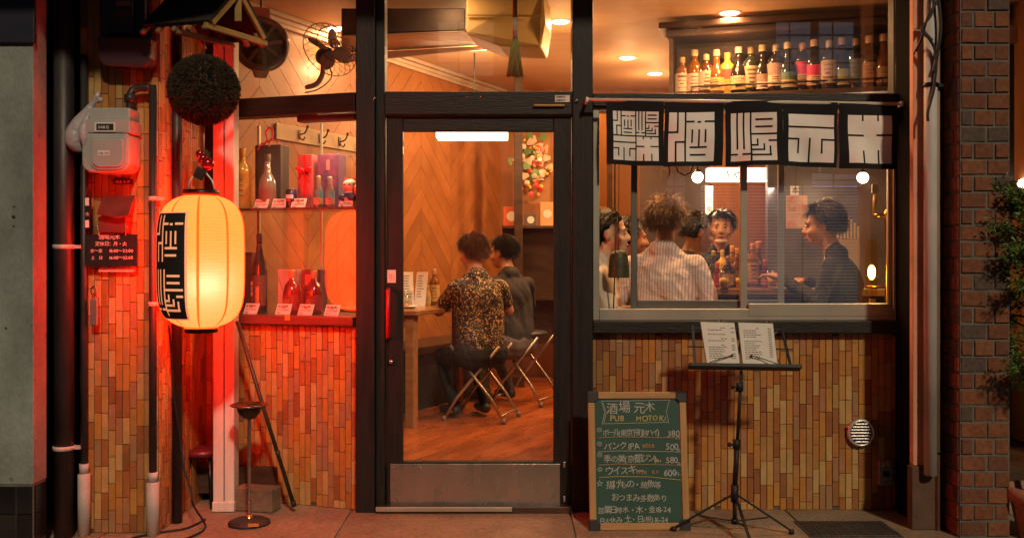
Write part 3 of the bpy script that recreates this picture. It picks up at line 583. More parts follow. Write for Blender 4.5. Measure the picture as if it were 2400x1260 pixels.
# little roof
nc = P(483, 62, -.70); e1 = Vector((-.30, .085, 0)); e2 = Vector((.155, .33, 0)); rise = Vector((0, 0, .19))
rf = thing('miniature_roof', 'miniature gabled wooden roof with log rafters over the cedar ball', 'ornament', nc)
def slope(name, base, up, mat, th, out, ext):
    m = MB(); nn = out.normalized() * th; a = base - up * .05 - e1.normalized() * .03; b = base - up * .05 + e1 * 1.0; c = base + up + e1 * 1.0; d = base + up - e1.normalized() * .03
    m.add([a, b, c, d, a + nn, b + nn, c + nn, d + nn], [(0, 1, 2, 3), (4, 5, 6, 7), (0, 1, 5, 4), (1, 2, 6, 5), (2, 3, 7, 6), (3, 0, 4, 7)]); return m.build(name, mat, rf, .003)
M('dark_thatch', (.022, .016, .012), .95, var=.5, scale=25, bump=.6, bscale=80); M('yellow_wood', (.33, .20, .05), .5, var=.25, scale=8, stretch=(1, 1, 4)); M('log', (.26, .12, .06), .7, var=.3, scale=10)
up1 = e2 * .5 + rise; up2 = e2 * -.5 + rise
slope('roof_slope', Vector((0, 0, .018)), up1, mt['dark_thatch'], .02, e1.cross(up1) * (1 if e1.cross(up1).z > 0 else -1), 0); slope('roof_slope', e2 + Vector((0, 0, .018)), up2, mt['dark_thatch'], .02, e1.cross(up2) * (1 if e1.cross(up2).z > 0 else -1), 0)
for k in range(5):
    o_ = e1 * (k * .25) + Vector((0, 0, .003)); MB().tube([o_ - up1 * .09, o_ + up1 * .2], .012, 12).build('rafter_log', mt['log'], rf)
    o_ = o_ + e2; MB().tube([o_ - up2 * .07, o_ + up2 * .2], .012, 12).build('rafter_log', mt['log'], rf)
gx = e1.normalized() * -.012
MB().bar(gx + e2 * -.06, gx + e2 * 1.06, .02, .026).build('gable_tie', mt['yellow_wood'], rf, .002)
MB().bar(gx * 1.9 + e2 * .02 + Vector((0, 0, .014)), gx * 1.9 + up1 * .97, .016, .024).build('gable_rafter', mt['yellow_wood'], rf, .002); MB().bar(gx * 1.9 + e2 * .98 + Vector((0, 0, .014)), gx * 1.9 + e2 + up2 * .97, .016, .024).build('gable_rafter', mt['yellow_wood'], rf, .002)
MB().bar(gx * 1.6 + e2 * .5 + Vector((0, 0, .06)), gx * 1.6 + e2 * .5 + Vector((0, 0, .175)), .03, .012).build('king_post', mt['yellow_wood'], rf, .002)
MB().bar(e2 * .5 + Vector((0, 0, .2)) + e1 * -.1, e2 * .5 + Vector((0, 0, .2)) + e1 * 1.1, .05, .03).build('ridge_cap', mt['dark_thatch'], rf, .004)
MB().bar(e1 * .5 + e2 * .0 - Vector((0, 0, .012)), e1 * .5 + e2, .03, .02).build('tie_beam', mt['log'], rf, .002)
m = MB(); m.tube([e1 * .9 + e2 * .5 + Vector((0, 0, .14)), e1 * .9 + e2 * .5 + Vector((0, .8, .14))], .012, 8); m.build('wall_bracket', mt['black_metal'], rf)
# ---------------------------------------------------------------- white post, pipes, cable
m = MB(); a, b = X(508), X(556); m.prism([(0, 0), (a * 0 + .052, 0), (.052, 2.6), (0, 2.6)], -.03, .07); m.box((.056, -.022, 0), (.104, .07, 2.6))
wp = tag(m.build('white_post', mt['white_paint'], bevel=.005, loc=(X(506), -.02, .002)), 'white painted grooved post behind the lantern', 'post'); MB().box((-.004, -.034, .0), (.108, .072, .05)).build('post_shoe', mt['white_paint'], wp, .004)
def pipe(name, label, px, Y, r_, py0, py1, mat, bands=(), cat='pipe', sleeve=None, bandm='white_sleeve'):
    zt2, zb = (2.9 if py0 <= 0 else Z(py0, Y)), max(.0, Z(py1, Y)); x_ = X(px, Y); m = MB(); m.tube([(0, 0, zb), (0, 0, zt2)], r_, 20); o = tag(m.build(name, mt[mat], loc=(x_, Y, 0)), label, cat)
    for p in bands:
        z_ = Z(p, Y); m = MB(); m.lathe([(r_ + .001, -.010), (r_ + .005, -.009), (r_ + .005, .009), (r_ + .001, .010)], 20, (0, 0, z_)); m.box((r_ * .7, .0, z_ - .008), (r_ + .03, .02, z_ + .008)); m.build('band', mt[bandm], o)
    if sleeve:
        z_ = Z(sleeve, Y); m = MB(); m.lathe([(r_ + .0015, z_), (r_ + .012, z_ - .004), (r_ + .012, 0), (r_ + .001, 0)], 20); m.build('sleeve', mt['white_sleeve'], o); m = MB(); m.lathe([(r_ + .001, z_ + .001), (r_ + .005, z_ + .001), (r_ + .005, z_ + .045), (r_ + .001, z_ + .045)], 20); m.build('tape_wrap', mt['grey_pipe'], o)
    return o
pipe('drainpipe', 'fat black drainpipe beside the pale stucco wall', 150, -.48, .044, 0, 1300, 'black_pipe', (578, 1048))
pipe('drainpipe', 'slim grey conduit with white foot sleeve left of the meter wall', 197, -.455, .016, 130, 1300, 'black_pipe', (), sleeve=1108)
pipe('drainpipe', 'slim conduit with white foot sleeve between gas meter and lantern', 358, -.452, .017, 200, 1300, 'black_pipe', (465, 712), sleeve=1128)
pipe('conduit', 'dark rusty conduit up the side return wall behind the lantern', 415, -.24, .024, 0, 1225, 'black_pipe')
pipe('drainpipe', 'thick grey downpipe on the salmon pilaster', 2181, -.405, .030, 0, 1112, 'grey_pipe', (200,), bandm='black_metal')
pipe('conduit', 'thin brown conduit between downpipe and brick pier', 2198, -.375, .010, 0, 1300, 'copper_pipe', (1058,), bandm='black_metal')
m = MB(); q = [P(396, 762, -.56), P(402, 830, -.50), P(408, 930, -.46), P(420, 1010, -.42), P(430, 1090, -.42), P(448, 1150, -.44), P(452, 1180, -.45)]
rr_ = [(-1.47, -.30), (-1.45, -.42), (-1.50, -.55), (-1.60, -.62), (-1.70, -.60), (-1.73, -.52), (-1.64, -.43), (-1.54, -.36), (-1.50, -.20)]
pts = q + [Vector((a_, b_, .006)) for a_, b_ in rr_]
def smooth_pts(p, n=6):
    o = []
    for i in range(len(p) - 1):
        p0, p1, p2, p3 = p[max(0, i - 1)], p[i], p[i + 1], p[min(len(p) - 1, i + 2)]
        for j in range(n):
            t = j / n; o.append(.5 * ((2 * p1) + (p2 - p0) * t + (2 * p0 - 5 * p1 + 4 * p2 - p3) * t * t + (3 * p1 - p0 - 3 * p2 + p3) * t ** 3))
    return o + [p[-1]]
m.tube([Vector((v.x, v.y, max(.005, v.z))) for v in smooth_pts(pts)], .0048, 8); tag(m.build('power_cable', mt['rubber']), 'black cable from the lantern looping onto the pavement', 'cable')
m = MB(); m.tube(smooth_pts([P(2146, 70, -.37), P(2165, 75, -.45), P(2185, 95, -.46), P(2160, 70, -.46), P(2185, 30, -.46), P(2190, -30, -.46)]), .006, 8); m.tube(smooth_pts([P(2165, 74, -.46), P(2192, 120, -.46), P(2190, 200, -.45), P(2175, 260, -.45), P(2175, 284, -.45)]), .007, 8); m.tube(smooth_pts([P(2146, 120, -.37), P(2160, 90, -.44), P(2175, 40, -.46), P(2200, 0, -.46), P(2215, -30, -.46)]), .006, 8); m.tube(smooth_pts([P(2195, -30, -.46), P(2205, 60, -.46), P(2196, 130, -.45), P(2188, 170, -.45)]), .009, 8)
tag(m.build('cable_tangle', mt['rubber']), 'tangle of black cables hanging over the grey downpipe', 'cable')
# ---------------------------------------------------------------- meters and signs on the tall tiled wall
WY = -.421
em_ = thing('electricity_meter', 'dark electricity meter with rounded glass cover at the top left', 'meter', P(300, 100, WY))
def rel(px, py, Y, base): return P(px, py, Y) - base
b0 = P(300, 100, WY); a, c = rel(243, -60, WY, b0), rel(350, 90, WY, b0)
MB().box((a.x, -.05, c.z), (c.x, -.002, a.z)).build('housing', M('meter_dark', (.035, .035, .042), .35, var=.2), em_, .006)
a, c = rel(262, -20, WY - .05, b0), rel(318, 82, WY - .05, b0); MB().box((a.x, -.085, c.z), (c.x, -.051, a.z)).build('meter_body', M('meter_black', (.012, .012, .016), .25), em_, .005)
a, c = rel(272, 2, WY - .09, b0), rel(306, 14, WY - .09, b0); MB().box((a.x, -.088, c.z), (c.x, -.0855, a.z)).build('rating_plate', M('meter_plate', (.12, .12, .14), .5), em_)
a, c = rel(272, 22, WY - .09, b0), rel(306, 40, WY - .09, b0); MB().box((a.x, -.088, c.z), (c.x, -.0855, a.z)).build('counter_window', M('meter_win', (.05, .05, .06), .1), em_)
a, c = rel(238, 90, WY - .05, b0), rel(362, 162, WY - .05, b0); pr = [(a.x, a.z), (c.x, a.z), (c.x, c.z + .04), (c.x - .012, c.z + .012), (c.x - .04, c.z), (a.x + .05, c.z + .008), (a.x + .015, c.z + .02), (a.x, c.z + .05)]
MB().prism(pr, -.10, -.003).build('lower_cover', M('meter_glass', (.06, .035, .045), .18, coat=.5), em_, .012)
gm = thing('gas_meter', 'pale grey gas meter with sealed counter on the tiled wall', 'meter', P(262, 330, WY)); b0 = P(262, 330, WY)
M('gas_white', (.42, .40, .385), .5, var=.08, scale=6)
a, c = rel(210, 257, WY - .06, b0), rel(316, 286, WY - .06, b0); MB().prism([(a.x + .015, a.z), (c.x - .0, a.z), (c.x, c.z), (a.x, c.z)], -.12, -.004).build('top_case', mt['gas_white'], gm, .006)
a, c = rel(206, 284, WY - .08, b0), rel(318, 316, WY - .08, b0); MB().box((a.x, -.15, c.z), (c.x, -.006, a.z - .001)).build('counter_case', mt['gas_white'], gm, .005)
a, c = rel(222, 287, WY - .15, b0), rel(270, 309, WY - .15, b0); MB().box((a.x, -.154, c.z), (c.x, -.149, a.z)).build('counter_bezel', mt['paper'], gm, .001)
a, c = rel(226, 290, WY - .155, b0), rel(266, 305, WY - .155, b0); ct = MB().box((a.x, -.156, c.z), (c.x, -.1542, a.z)).build('counter_digits_window', mt['rubber'], gm)
text_mesh('counter_digits', '04815', .020, mt['paper'], gm, Matrix.Translation((a.x + .008, -.1565, c.z + .006)))
def rounded(x0, x1, z0, z1, r_, n=6):
    o = []
    for cx_, cz_, a0 in ((x1 - r_, z1 - r_ * .35, 0), (x0 + r_, z1 - r_ * .35, 90), (x0 + r_, z0 + r_, 180), (x1 - r_, z0 + r_, 270)):
        for i in range(n + 1):
            t = R(a0 + 90 * i / n); rr = r_ * (.35 if a0 < 180 else 1); o.append(((cx_ if a0 >= 180 else (x1 - rr if a0 == 0 else x0 + rr)) + rr * math.cos(t), cz_ + rr * math.sin(t)))
    return o
a, c = rel(207, 317, WY - .08, b0), rel(316, 406, WY - .08, b0); MB().prism(rounded(a.x, c.x, c.z, a.z, .045), -.15, -.006).build('bellows_case', mt['gas_white'], gm, .008)
a, c = rel(212, 320, WY - .15, b0), rel(298, 398, WY - .15, b0); MB().prism(rounded(a.x, c.x, c.z, a.z, .04), -.158, -.1505).build('flange', mt['gas_white'], gm, .004); MB().prism(rounded(a.x + .012, c.x - .012, c.z + .012, a.z - .012, .034), -.167, -.1585).build('front_cover', mt['gas_white'], gm, .006)
a, c = rel(228, 352, WY - .17, b0), rel(256, 364, WY - .17, b0); MB().box((a.x, -.1685, c.z), (c.x, -.1672, a.z)).build('serial_sticker', mt['paper'], gm); text_mesh('serial_print', '4-86 475', .012, mt['ink'], gm, Matrix.Translation((a.x + .003, -.169, c.z + .005)))
m = MB(); q = [rel(305, 257, WY - .06, b0), rel(305, 225, WY - .06, b0), rel(318, 208, WY - .05, b0), rel(352, 206, WY - .05, b0)]; m.tube(smooth_pts(q, 5), .018, 12); m.tube(smooth_pts([rel(305, 222, WY - .06, b0), rel(305, 240, WY - .06, b0)], 2), .026, 12); m.build('inlet_pipe', mt['black_pipe'], gm)
m = MB(); m.tube(smooth_pts([rel(225, 262, WY - .07, b0), rel(212, 272, WY - .07, b0)], 3), .014, 10); m.build('valve_stub', M('valve', (.2, .14, .12), .5), gm)
m = MB(); a = rel(207, 408, WY - .02, b0); m.tube([a, rel(206, 455, WY - .02, b0)], .015, 12); m.build('outlet_pipe', M('gas_pipe', (.08, .03, .035), .5), gm)
bg = MB(); prof = [(232, 214, .006), (228, 226, .016), (220, 240, .012), (205, 262, .022), (186, 290, .036), (176, 316, .046), (178, 336, .044), (190, 350, .022), (196, 354, .004)]
bg.tube(smooth_pts([P(a_, b_, WY - .10) for a_, b_, _ in prof], 3), [c for k in range(len(prof) - 1) for c in [prof[k][2] + (prof[k + 1][2] - prof[k][2]) * j / 3 for j in range(3)]] + [.004], 12)
bg.tube(smooth_pts([P(220, 240, WY - .10), P(232, 236, WY - .10), P(240, 232, WY - .11)], 3), [.012, .01, .009, .013, .016, .012, .004], 8); bg.tube(smooth_pts([P(212, 262, WY - .11), P(196, 300, WY - .14), P(202, 350, WY - .14)], 3), [.008, .012, .018, .024, .026, .018, .004], 8)
o = tag(bg.build('plastic_bag', M('bag_plastic', (.42, .38, .40), .35, var=.12, scale=20, bump=1.0, bscale=22)), 'crumpled grey plastic bag tied to the gas meter', 'bag')
dm = o.modifiers.new('s', 'SUBSURF'); dm.levels = 1; dm.render_levels = 1
mb = thing('mail_box', 'dark red metal box with slanting lid on the tiled wall', 'mailbox', P(275, 500, WY)); b0 = P(275, 500, WY); M('box_red', (.17, .035, .03), .45, var=.3, scale=8)
a, c = rel(235, 508, WY - .05, b0), rel(300, 545, WY - .05, b0); MB().box((a.x, -.075, c.z), (c.x, -.004, a.z)).build('box_body', mt['box_red'], mb, .004)
m = MB(); v = [rel(242, 463, WY - .01, b0), rel(318, 461, WY - .01, b0), rel(302, 507, WY - .11, b0), rel(270, 512, WY - .11, b0), rel(228, 503, WY - .11, b0)]; m.add([Vector(p) for p in v] + [Vector(p) + Vector((0, -.006, .006)) for p in v], [(0, 1, 2, 3, 4), (9, 8, 7, 6, 5)] + [(i, (i + 1) % 5, (i + 1) % 5 + 5, i + 5) for i in range(5)]); m.build('lid', mt['box_red'], mb, .002)
hs = thing('hours_sign', 'black opening hours board with pale red hand lettering', 'sign', P(262, 586, WY - .05)); b0 = P(262, 586, WY - .05)
a, c = rel(203, 549, WY - .05, b0), rel(322, 624, WY - .05, b0); MB().box((a.x, -.004, c.z), (c.x, .004, a.z)).build('board', M('sign_black', (.008, .007, .008), .6), hs, .001)
M('sign_pink', (.75, .60, .58), .7)
for (t_, px, py, s_) in (('酒場元木', 232, 560, .026), ('定休日：月・火', 224, 575, .022), ('水～金', 212, 591, .020), ('18:00～22:00', 256, 591, .020), ('土　日', 214, 607, .019), ('16:00～22:00', 256, 607, .020)):
    p = rel(px, py, WY - .05, b0); text_mesh('lettering', t_, s_, mt['sign_pink'], hs, Matrix.Translation((p.x, -.0048, p.z)), jitter=.4, spacing=.95 if ord(t_[0]) > 256 else 1.0)
m = MB()
for (p0, p1) in (((228, 528), (233, 556)), ((234, 510), (236, 534)), ((298, 530), (294, 552)), ((294, 508), (297, 532))): m.tube([rel(*p0, WY - .06, b0), rel(*p1, WY - .06, b0)], .002, 6)
m.build('hanging_chain', mt['white_sleeve'], hs)
m = MB(); a, c = P(232, 637, WY - .02), P(315, 628, WY - .02); m.box((a.x, WY - .03, a.z), (c.x, WY - .002, c.z)); tag(m.build('wall_bracket', mt['white_sleeve'], bevel=.002), 'small pale bracket strip under the opening hours board', 'bracket')
m = MB(); a, c = P(265, 432, WY - .01), P(311, 420, WY - .01); m.box((a.x, WY - .008, a.z), (c.x, WY - .001, c.z)); npl = tag(m.build('number_plate', M('plate_dark', (.06, .05, .05), .5), bevel=.001), 'tiny dark address plate below the gas meter', 'plate'); text_mesh('plate_print', '元木 2-17', .016, mt['sign_pink'], npl, Matrix.Translation((a.x + .01, WY - .0088, a.z + .006)))
for py in (468, 490, 524):
    pass
m = MB(); a, c = P(201, 536, WY - .06), P(213, 462, WY - .06); m.box((a.x, WY - .075, a.z), (c.x, WY - .052, c.z)); sp_ = tag(m.build('slim_sign', M('slim_black', (.01, .01, .01), .5), bevel=.001), 'slim black vertical tag with white marks beside the mailbox', 'sign')
for (y0, y1) in ((464, 482), (516, 533)): a, c = P(203, y1, WY - .06), P(212, y0, WY - .06); MB().box((a.x, WY - .0765, a.z), (c.x, WY - .0752, c.z)).build('white_mark', mt['white'], sp_)
text_mesh('tag_print', '水', .02, mt['sign_pink'], sp_, Matrix.Translation((P(203, 500, WY - .06).x, WY - .0765, Z(505, WY - .06))))
m = MB(); m.tube(smooth_pts([P(216, 690, WY - .03), P(214, 678, WY - .04), P(220, 671, WY - .05), P(226, 678, WY - .05), P(227, 700, WY - .05), P(228, 720, WY - .05)], 4), .0045, 8); pk = tag(m.build('padlock', mt['chrome']), 'long shackled grey padlock on the conduit at the left', 'lock')
a, c = P(213, 762, WY - .05), P(230, 700, WY - .05); MB().box((a.x, WY - .062, a.z), (c.x, WY - .04, c.z)).build('lock_body', M('lock_grey', (.3, .28, .27), .4, metal=.6), pk, .004)
# ---------------------------------------------------------------- things on the pavement
def chalk():
    Yc = -.34; x0, x1 = X(1381, Yc), X(1614, Yc); z0, z1 = Z(1216, Yc) - .003, Z(903, Yc); W, H_ = x1 - x0, z1 - z0
    lean = Matrix.Rotation(R(-9), 4, 'X')
    o = thing('chalk_board', 'green menu chalkboard in a pale wooden frame beside the door', 'chalkboard', (x0, Yc - .03, 0)); o.rotation_euler = (R(-9), 0, R(1))
    H_ = H_ * 1.01; fw_ = .032
    MB().box((fw_ - .006, -.004, fw_ - .006), (W - fw_ + .006, .008, H_ - fw_ + .006)).build('slate', M('slate_green', (.018, .082, .058), .55, c2=(.012, .060, .044), scale=5, bump=.06, bscale=60), o)
    M('frame_pine', (.42, .24, .09), .5, var=.2, scale=6, stretch=(4, 4, .5)); M('frame_pine_h', (.42, .24, .09), .5, var=.2, scale=6, stretch=(.5, 4, 4))
    for a, b, n_ in (((0, -.012, .045), (fw_, .012, H_ - .045), 'frame_pine'), ((W - fw_, -.012, .045), (W, .012, H_ - .045), 'frame_pine'), ((.045, -.012, 0), (W - .045, .012, fw_), 'frame_pine_h'), ((.045, -.012, H_ - fw_), (W - .045, .012, H_), 'frame_pine_h')):
        MB().box(a, b).build('frame_rail', mt[n_], o, .003)
    for cx_ in (0, 1):
        for cz_ in (0, 1):
            m = MB(); sx = 1 if cx_ == 0 else -1; sz = 1 if cz_ == 0 else -1; xx = 0 if cx_ == 0 else W; zz = 0 if cz_ == 0 else H_
            m.prism([(xx - sx * .004, zz - sz * .004), (xx + sx * .05, zz - sz * .004), (xx + sx * .05, zz + sz * .034), (xx + sx * .034, zz + sz * .05), (xx - sx * .004, zz + sz * .05)], -.016, .016); m.build('corner_guard', M('guard', (.02, .02, .022), .5), o, .004)
    for k in (0, 1): MB().bar((.05 + k * (W - .1), .012, H_ * .97), (.05 + k * (W - .1), .20, .035), .022, .02).build('rear_leg', mt['frame_pine'], o, .002)
    Mw = M('chalk_white', (.44, .47, .43), .95); My = M('chalk_yellow', (.55, .47, .18), .95); Mo = M('chalk_orange', (.50, .30, .12), .95)
    def wr(t_, px, py, s_, mat=Mw, sp_=.92, j=1.0):
        u = (px - 1381) / (1614 - 1381) * W; v = H_ - (py - 903) / (1216 - 903) * H_
        text_mesh('chalk_writing', t_, s_, mat, o, Matrix.Translation((u, -.0048, v)), jitter=j, spacing=sp_, ext=.0004)
    def ln_(pts, mat=Mw, r_=.0014):
        m = MB(); m.tube([((px - 1381) / 233 * W, -.0046, H_ - (py - 903) / 313 * H_) for px, py in pts], r_, 5); m.build('chalk_line', mat, o)
    wr('酒場', 1424, 950, .058, sp_=1.02); wr('元木', 1488, 948, .056, sp_=1.0); wr('PUB', 1432, 970, .036, My, 1.05); wr('MOTOKI', 1494, 970, .036, My, .98)
    ln_([(1413, 924), (1574, 922)]); ln_([(1417, 976), (1570, 973)]); ln_([(1413, 924), (1420, 950), (1414, 978)]); ln_([(1576, 920), (1567, 948), (1572, 976)]); ln_([(1416, 927), (1424, 950), (1418, 974)])
    wr('ボール(東京下町酎ハイ)', 1414, 1003, .036, sp_=.70); wr('380', 1567, 1005, .044); wr('円', 1588, 1012, .018)
    wr('パンクIPA', 1416, 1034, .044, sp_=.88); wr('BEER', 1508, 1031, .026, Mo, 1.0); wr('500', 1562, 1036, .044); wr('円', 1589, 1042, .020)
    wr('季の美(京都ジン)', 1416, 1063, .040, sp_=.82); wr('GIN', 1534, 1064, .022, My); wr('580', 1562, 1066, .042); wr('円', 1589, 1072, .020)
    wr('ウイスキー', 1418, 1091, .044, sp_=.84); wr('WHISKY', 1492, 1091, .026, Mo, .95); wr('600', 1556, 1096, .042); wr('円～', 1582, 1096, .022)
    for py, mm in ((1006, Mo), (1038, Mw), (1068, Mo), (1096, My)): ln_([(1404, py + 2), (1450, py), (1520, py + 1), (1602, py + 9 if py > 1080 else py + 3)], mm)
    for py in (990, 1022, 1047, 1080):
        m = MB(); cx_, cz_ = (1407 - 1381) / 233 * W, H_ - (py - 903) / 313 * H_
        for r_ in (.011, .005): m.tube([(cx_ + r_ * math.cos(a), -.0046, cz_ + r_ * .9 * math.sin(a)) for a in [k * .5236 for k in range(13)]], .0012, 5)
        m.build('chalk_bullet', Mw, o)
    wr('☆', 1397, 1118, .034, j=.3); wr('揚げもの・焼魚等', 1420, 1122, .039, sp_=.84); wr('おつまみ多数あり', 1432, 1151, .039, sp_=.86)
    wr('営業日時', 1399, 1177, .036, sp_=.80); wr('水・木・金18-24', 1458, 1177, .036, sp_=.86); wr('月火休み', 1403, 1200, .031, sp_=.84); wr('土・日(祝)16-24', 1462, 1199, .034, sp_=.86)
    return o
chalk()
def music():
    Ym = -.42; b0 = Vector((X(1727, Ym), Ym, 0)); o = thing('music_stand', 'black folding music stand holding the open menu', 'music stand', b0); K = M('stand_black', (.006, .006, .007), .6); r_ = lambda px, py, Y=Ym: P(px, py, Y) - b0
    hub = r_(1722, 1165); m = MB(); m.tube([hub + Vector((0, 0, .05)), r_(1728, 1040)], .012, 12); m.build('lower_tube', K, o); m = MB(); m.tube([r_(1728, 1045), r_(1737, 868)], .008, 12); m.build('upper_tube', K, o)
    for px, py in ((1726, 1040), (1733, 905)):
        c = r_(px, py); m = MB(); m.tube([c - Vector((0, 0, .022)), c + Vector((0, 0, .022))], .017, 12); m.tube([c, c + Vector((-.032, -.008, 0))], .006, 8); m.ball(c + Vector((-.034, -.008, 0)), (.008, .012, .012), 10, 8); m.build('clamp', K, o)
    m = MB(); m.tube([hub + Vector((0, 0, -.02)), hub + Vector((0, 0, .06))], .018, 14); m.build('leg_collar', K, o)
    low = Vector((hub.x, hub.y, .055)); m = MB(); m.tube([hub, low], .010, 10); m.tube([low - Vector((0, 0, .012)), low + Vector((0, 0, .012))], .016, 12); m.build('lower_collar', K, o)
    for (fx, fy) in ((-.285, .03), (.265, -.02), (.015, -.28)):
        ft = Vector((hub.x + fx, hub.y + fy, .012)); m = MB(); m.bar(hub + Vector((0, 0, .02)), ft, .012, .008); m.build('leg', K, o); MB().tube([ft + Vector((-fx, -fy, 0)) * .06, ft + Vector((fx, fy, 0)) * .02], .011, 10).build('foot_cap', mt['rubber'], o)
        mid = hub.lerp(ft, .58); MB().bar(low, mid, .009, .005).build('brace', K, o)
    # desk leans back
    c0 = r_(1737, 862); T = Matrix.Translation(c0) @ Matrix.Rotation(R(1), 4, 'Y') @ Matrix.Rotation(R(-22), 4, 'X'); s_ = 4.58 / F
    bw = lambda a, b, w_, h_: (T @ Vector((a[0], a[1], a[2])), T @ Vector((b[0], b[1], b[2])), w_, h_)
    MB().box((-.250, -.055, -.010), (.270, .004, .008), T).build('tray', K, o, .003)
    m = MB()
    for (a, b) in (((-.215, 0, .0), (-.215, 0, .205)), ((.235, 0, 0), (.205, 0, .205)), ((-.215, 0, .10), (-.10, 0, .10)), ((-.245, 0, .10), (-.215, 0, .10)), ((.10, 0, .095), (.25, 0, .095)), ((-.215, 0, .19), (.205, 0, .19)), ((-.03, 0, 0), (.03, 0, .2)), ((.2, 0, .19), (.15, 0, .15)), ((-.11, 0, .2), (-.08, 0, .235)), ((.12, 0, .2), (.145, 0, .235))): m.bar(T @ Vector(a), T @ Vector(b), .012, .006)
    m.build('desk_frame', K, o)
    for sx in (-1, 1):
        m = MB(); m.tube([T @ Vector((sx * .155, -.05, .01)), T @ Vector((sx * .10, -.035, .035)), T @ Vector((sx * .045, -.03, .052))], .0022, 6); m.ball(T @ Vector((sx * .045, -.03, .052)), .006, 8, 6); m.build('page_clip', mt['rubber'], o)
    mn = thing('open_menu', 'open white menu with two printed pages on the music stand', 'menu', c0 + b0 + Vector((0, 0, .01))); T2 = Matrix.Translation((0, 0, 0)) @ Matrix.Rotation(R(1), 4, 'Y') @ Matrix.Rotation(R(-22), 4, 'X')
    M('cover_black', (.05, .025, .015), .5)
    for sx in (-1, 1):
        H2 = .205; xa, xb = (-.165, -.007) if sx < 0 else (.003, .168)
        sk = -.012 if sx < 0 else -.005
        m = MB(); m.prism([(xa, .0), (xb, .0), (xb + sk, H2 + .004), (xa + sk * 1.5, H2 + .006)], -.012, -.006, T2); m.build('cover', mt['cover_black'], mn)
        m = MB(); m.prism([(xa + .003, .002), (xb - .002, .002), (xb - .002 + sk, H2), (xa + .003 + sk * 1.5, H2 + .002)], -.0155, -.0125, T2); pg = m.build('page', mt['paper'], mn)
        rows = 15; m = MB()
        for k in range(rows):
            z = H2 - .028 - k * .0105
            if random.random() < .12: continue
            x = xa + .016
            ind = .06 if k == 0 or random.random() < .15 else 0
            e = xa + .016 + random.uniform(.05, .085); x += ind
            while x < e:
                w_ = random.uniform(.006, .016); m.box((x, -.0159, z), (min(x + w_, e + ind), -.0156, z + .0042), T2 @ Matrix.Shear('XZ', 4, (0, 0))); x += w_ + .003
            if random.random() < .8: m.box((xb - .034, -.0159, z), (xb - .018, -.0156, z + .0042), T2)
        tag(m.build('page_print', M('print_grey', (.16, .15, .15), .8), pg), kind='stuff')
music()
# round vent cover
vt = thing('vent_cover', 'round steel louvred vent cover on the brown tiles', 'vent', P(2015, 1012, -.005)); Tv = Matrix.Rotation(R(90), 4, 'X')
MB().lathe([(.0, .006), (.058, .006), (.058, .012)], 36, M_=Tv).build('back_plate', M('vent_dark', (.10, .10, .11), .5, metal=.3), vt)
MB().lathe([(.058, .002), (.071, .002), (.071, .02), (.066, .03), (.058, .03), (.056, .012)], 36, M_=Tv).build('rim', M('vent_grey', (.62, .60, .58), .34, metal=.6), vt)
for k in range(7):
    z = -.045 + k * .015; hw = math.sqrt(max(.0, .056 ** 2 - z * z)); MB().box((-hw, -.028, z - .003), (hw, -.014, z + .004), Matrix.Translation((0, -.002, 0))).build('louvre', mt['vent_grey'], vt, .002)
MB().cbox((-.066, -.02, .03), (.012, .012, .012)).build('red_lens', M('redlens', (.7, .02, .02), .3), vt, .003)
# outdoor socket
sk_ = thing('outdoor_socket', 'grey weatherproof power socket low on the tiled wall', 'socket', P(2073, 1105, -.004))
MB().box((-.036, -.022, -.066), (.036, .002, .066)).build('case', M('socket_grey', (.26, .26, .25), .5, var=.1), sk_, .006); MB().prism([(-.022, .03), (.022, .03), (.018, .058), (-.018, .058)], -.040, -.023).build('hood', mt['socket_grey'], sk_, .004)
MB().cbox((0, -.024, -.005), (.034, .004, .03)).build('flap', mt['rubber'], sk_, .004); MB().ball((0, -.023, -.035), .005, 8, 6).build('screw', mt['chrome'], sk_)
# access cover in the pavement
ac = thing('access_cover', 'cast iron access cover in the pavement under the vent', 'manhole', (X(1975, -.30), -.30, .0)); M('cast_iron', (.07, .065, .06), .55, metal=.4, var=.3, scale=20, bump=.3, bscale=120)
MB().box((-.215, -.20, -.02), (.215, .075, .004)).build('rim', mt['cast_iron'], ac, .002); MB().box((-.195, -.18, -.01), (.195, .058, .007)).build('plate', mt['cast_iron'], ac, .002)
for i in range(16):
    for j in range(9):
        if j == 5 and 3 < i < 12: continue
        link('tread_bar', PLATES.get('tread') or PLATES.setdefault('tread', MB().box((-.008, -.004, 0), (.008, .004, .003)).mesh('tread', mt['cast_iron'])), ac, (-.18 + i * .024, -.165 + j * .026, .007), (0, 0, R(45 if (i + j) % 2 else -45)))
text_mesh('cast_lettering', '止水栓 TOKYO', .03, mt['cast_iron'], ac, Matrix.Translation((-.10, -.045, .0075)) @ Matrix.Rotation(R(-90), 4, 'X'), ext=.002)
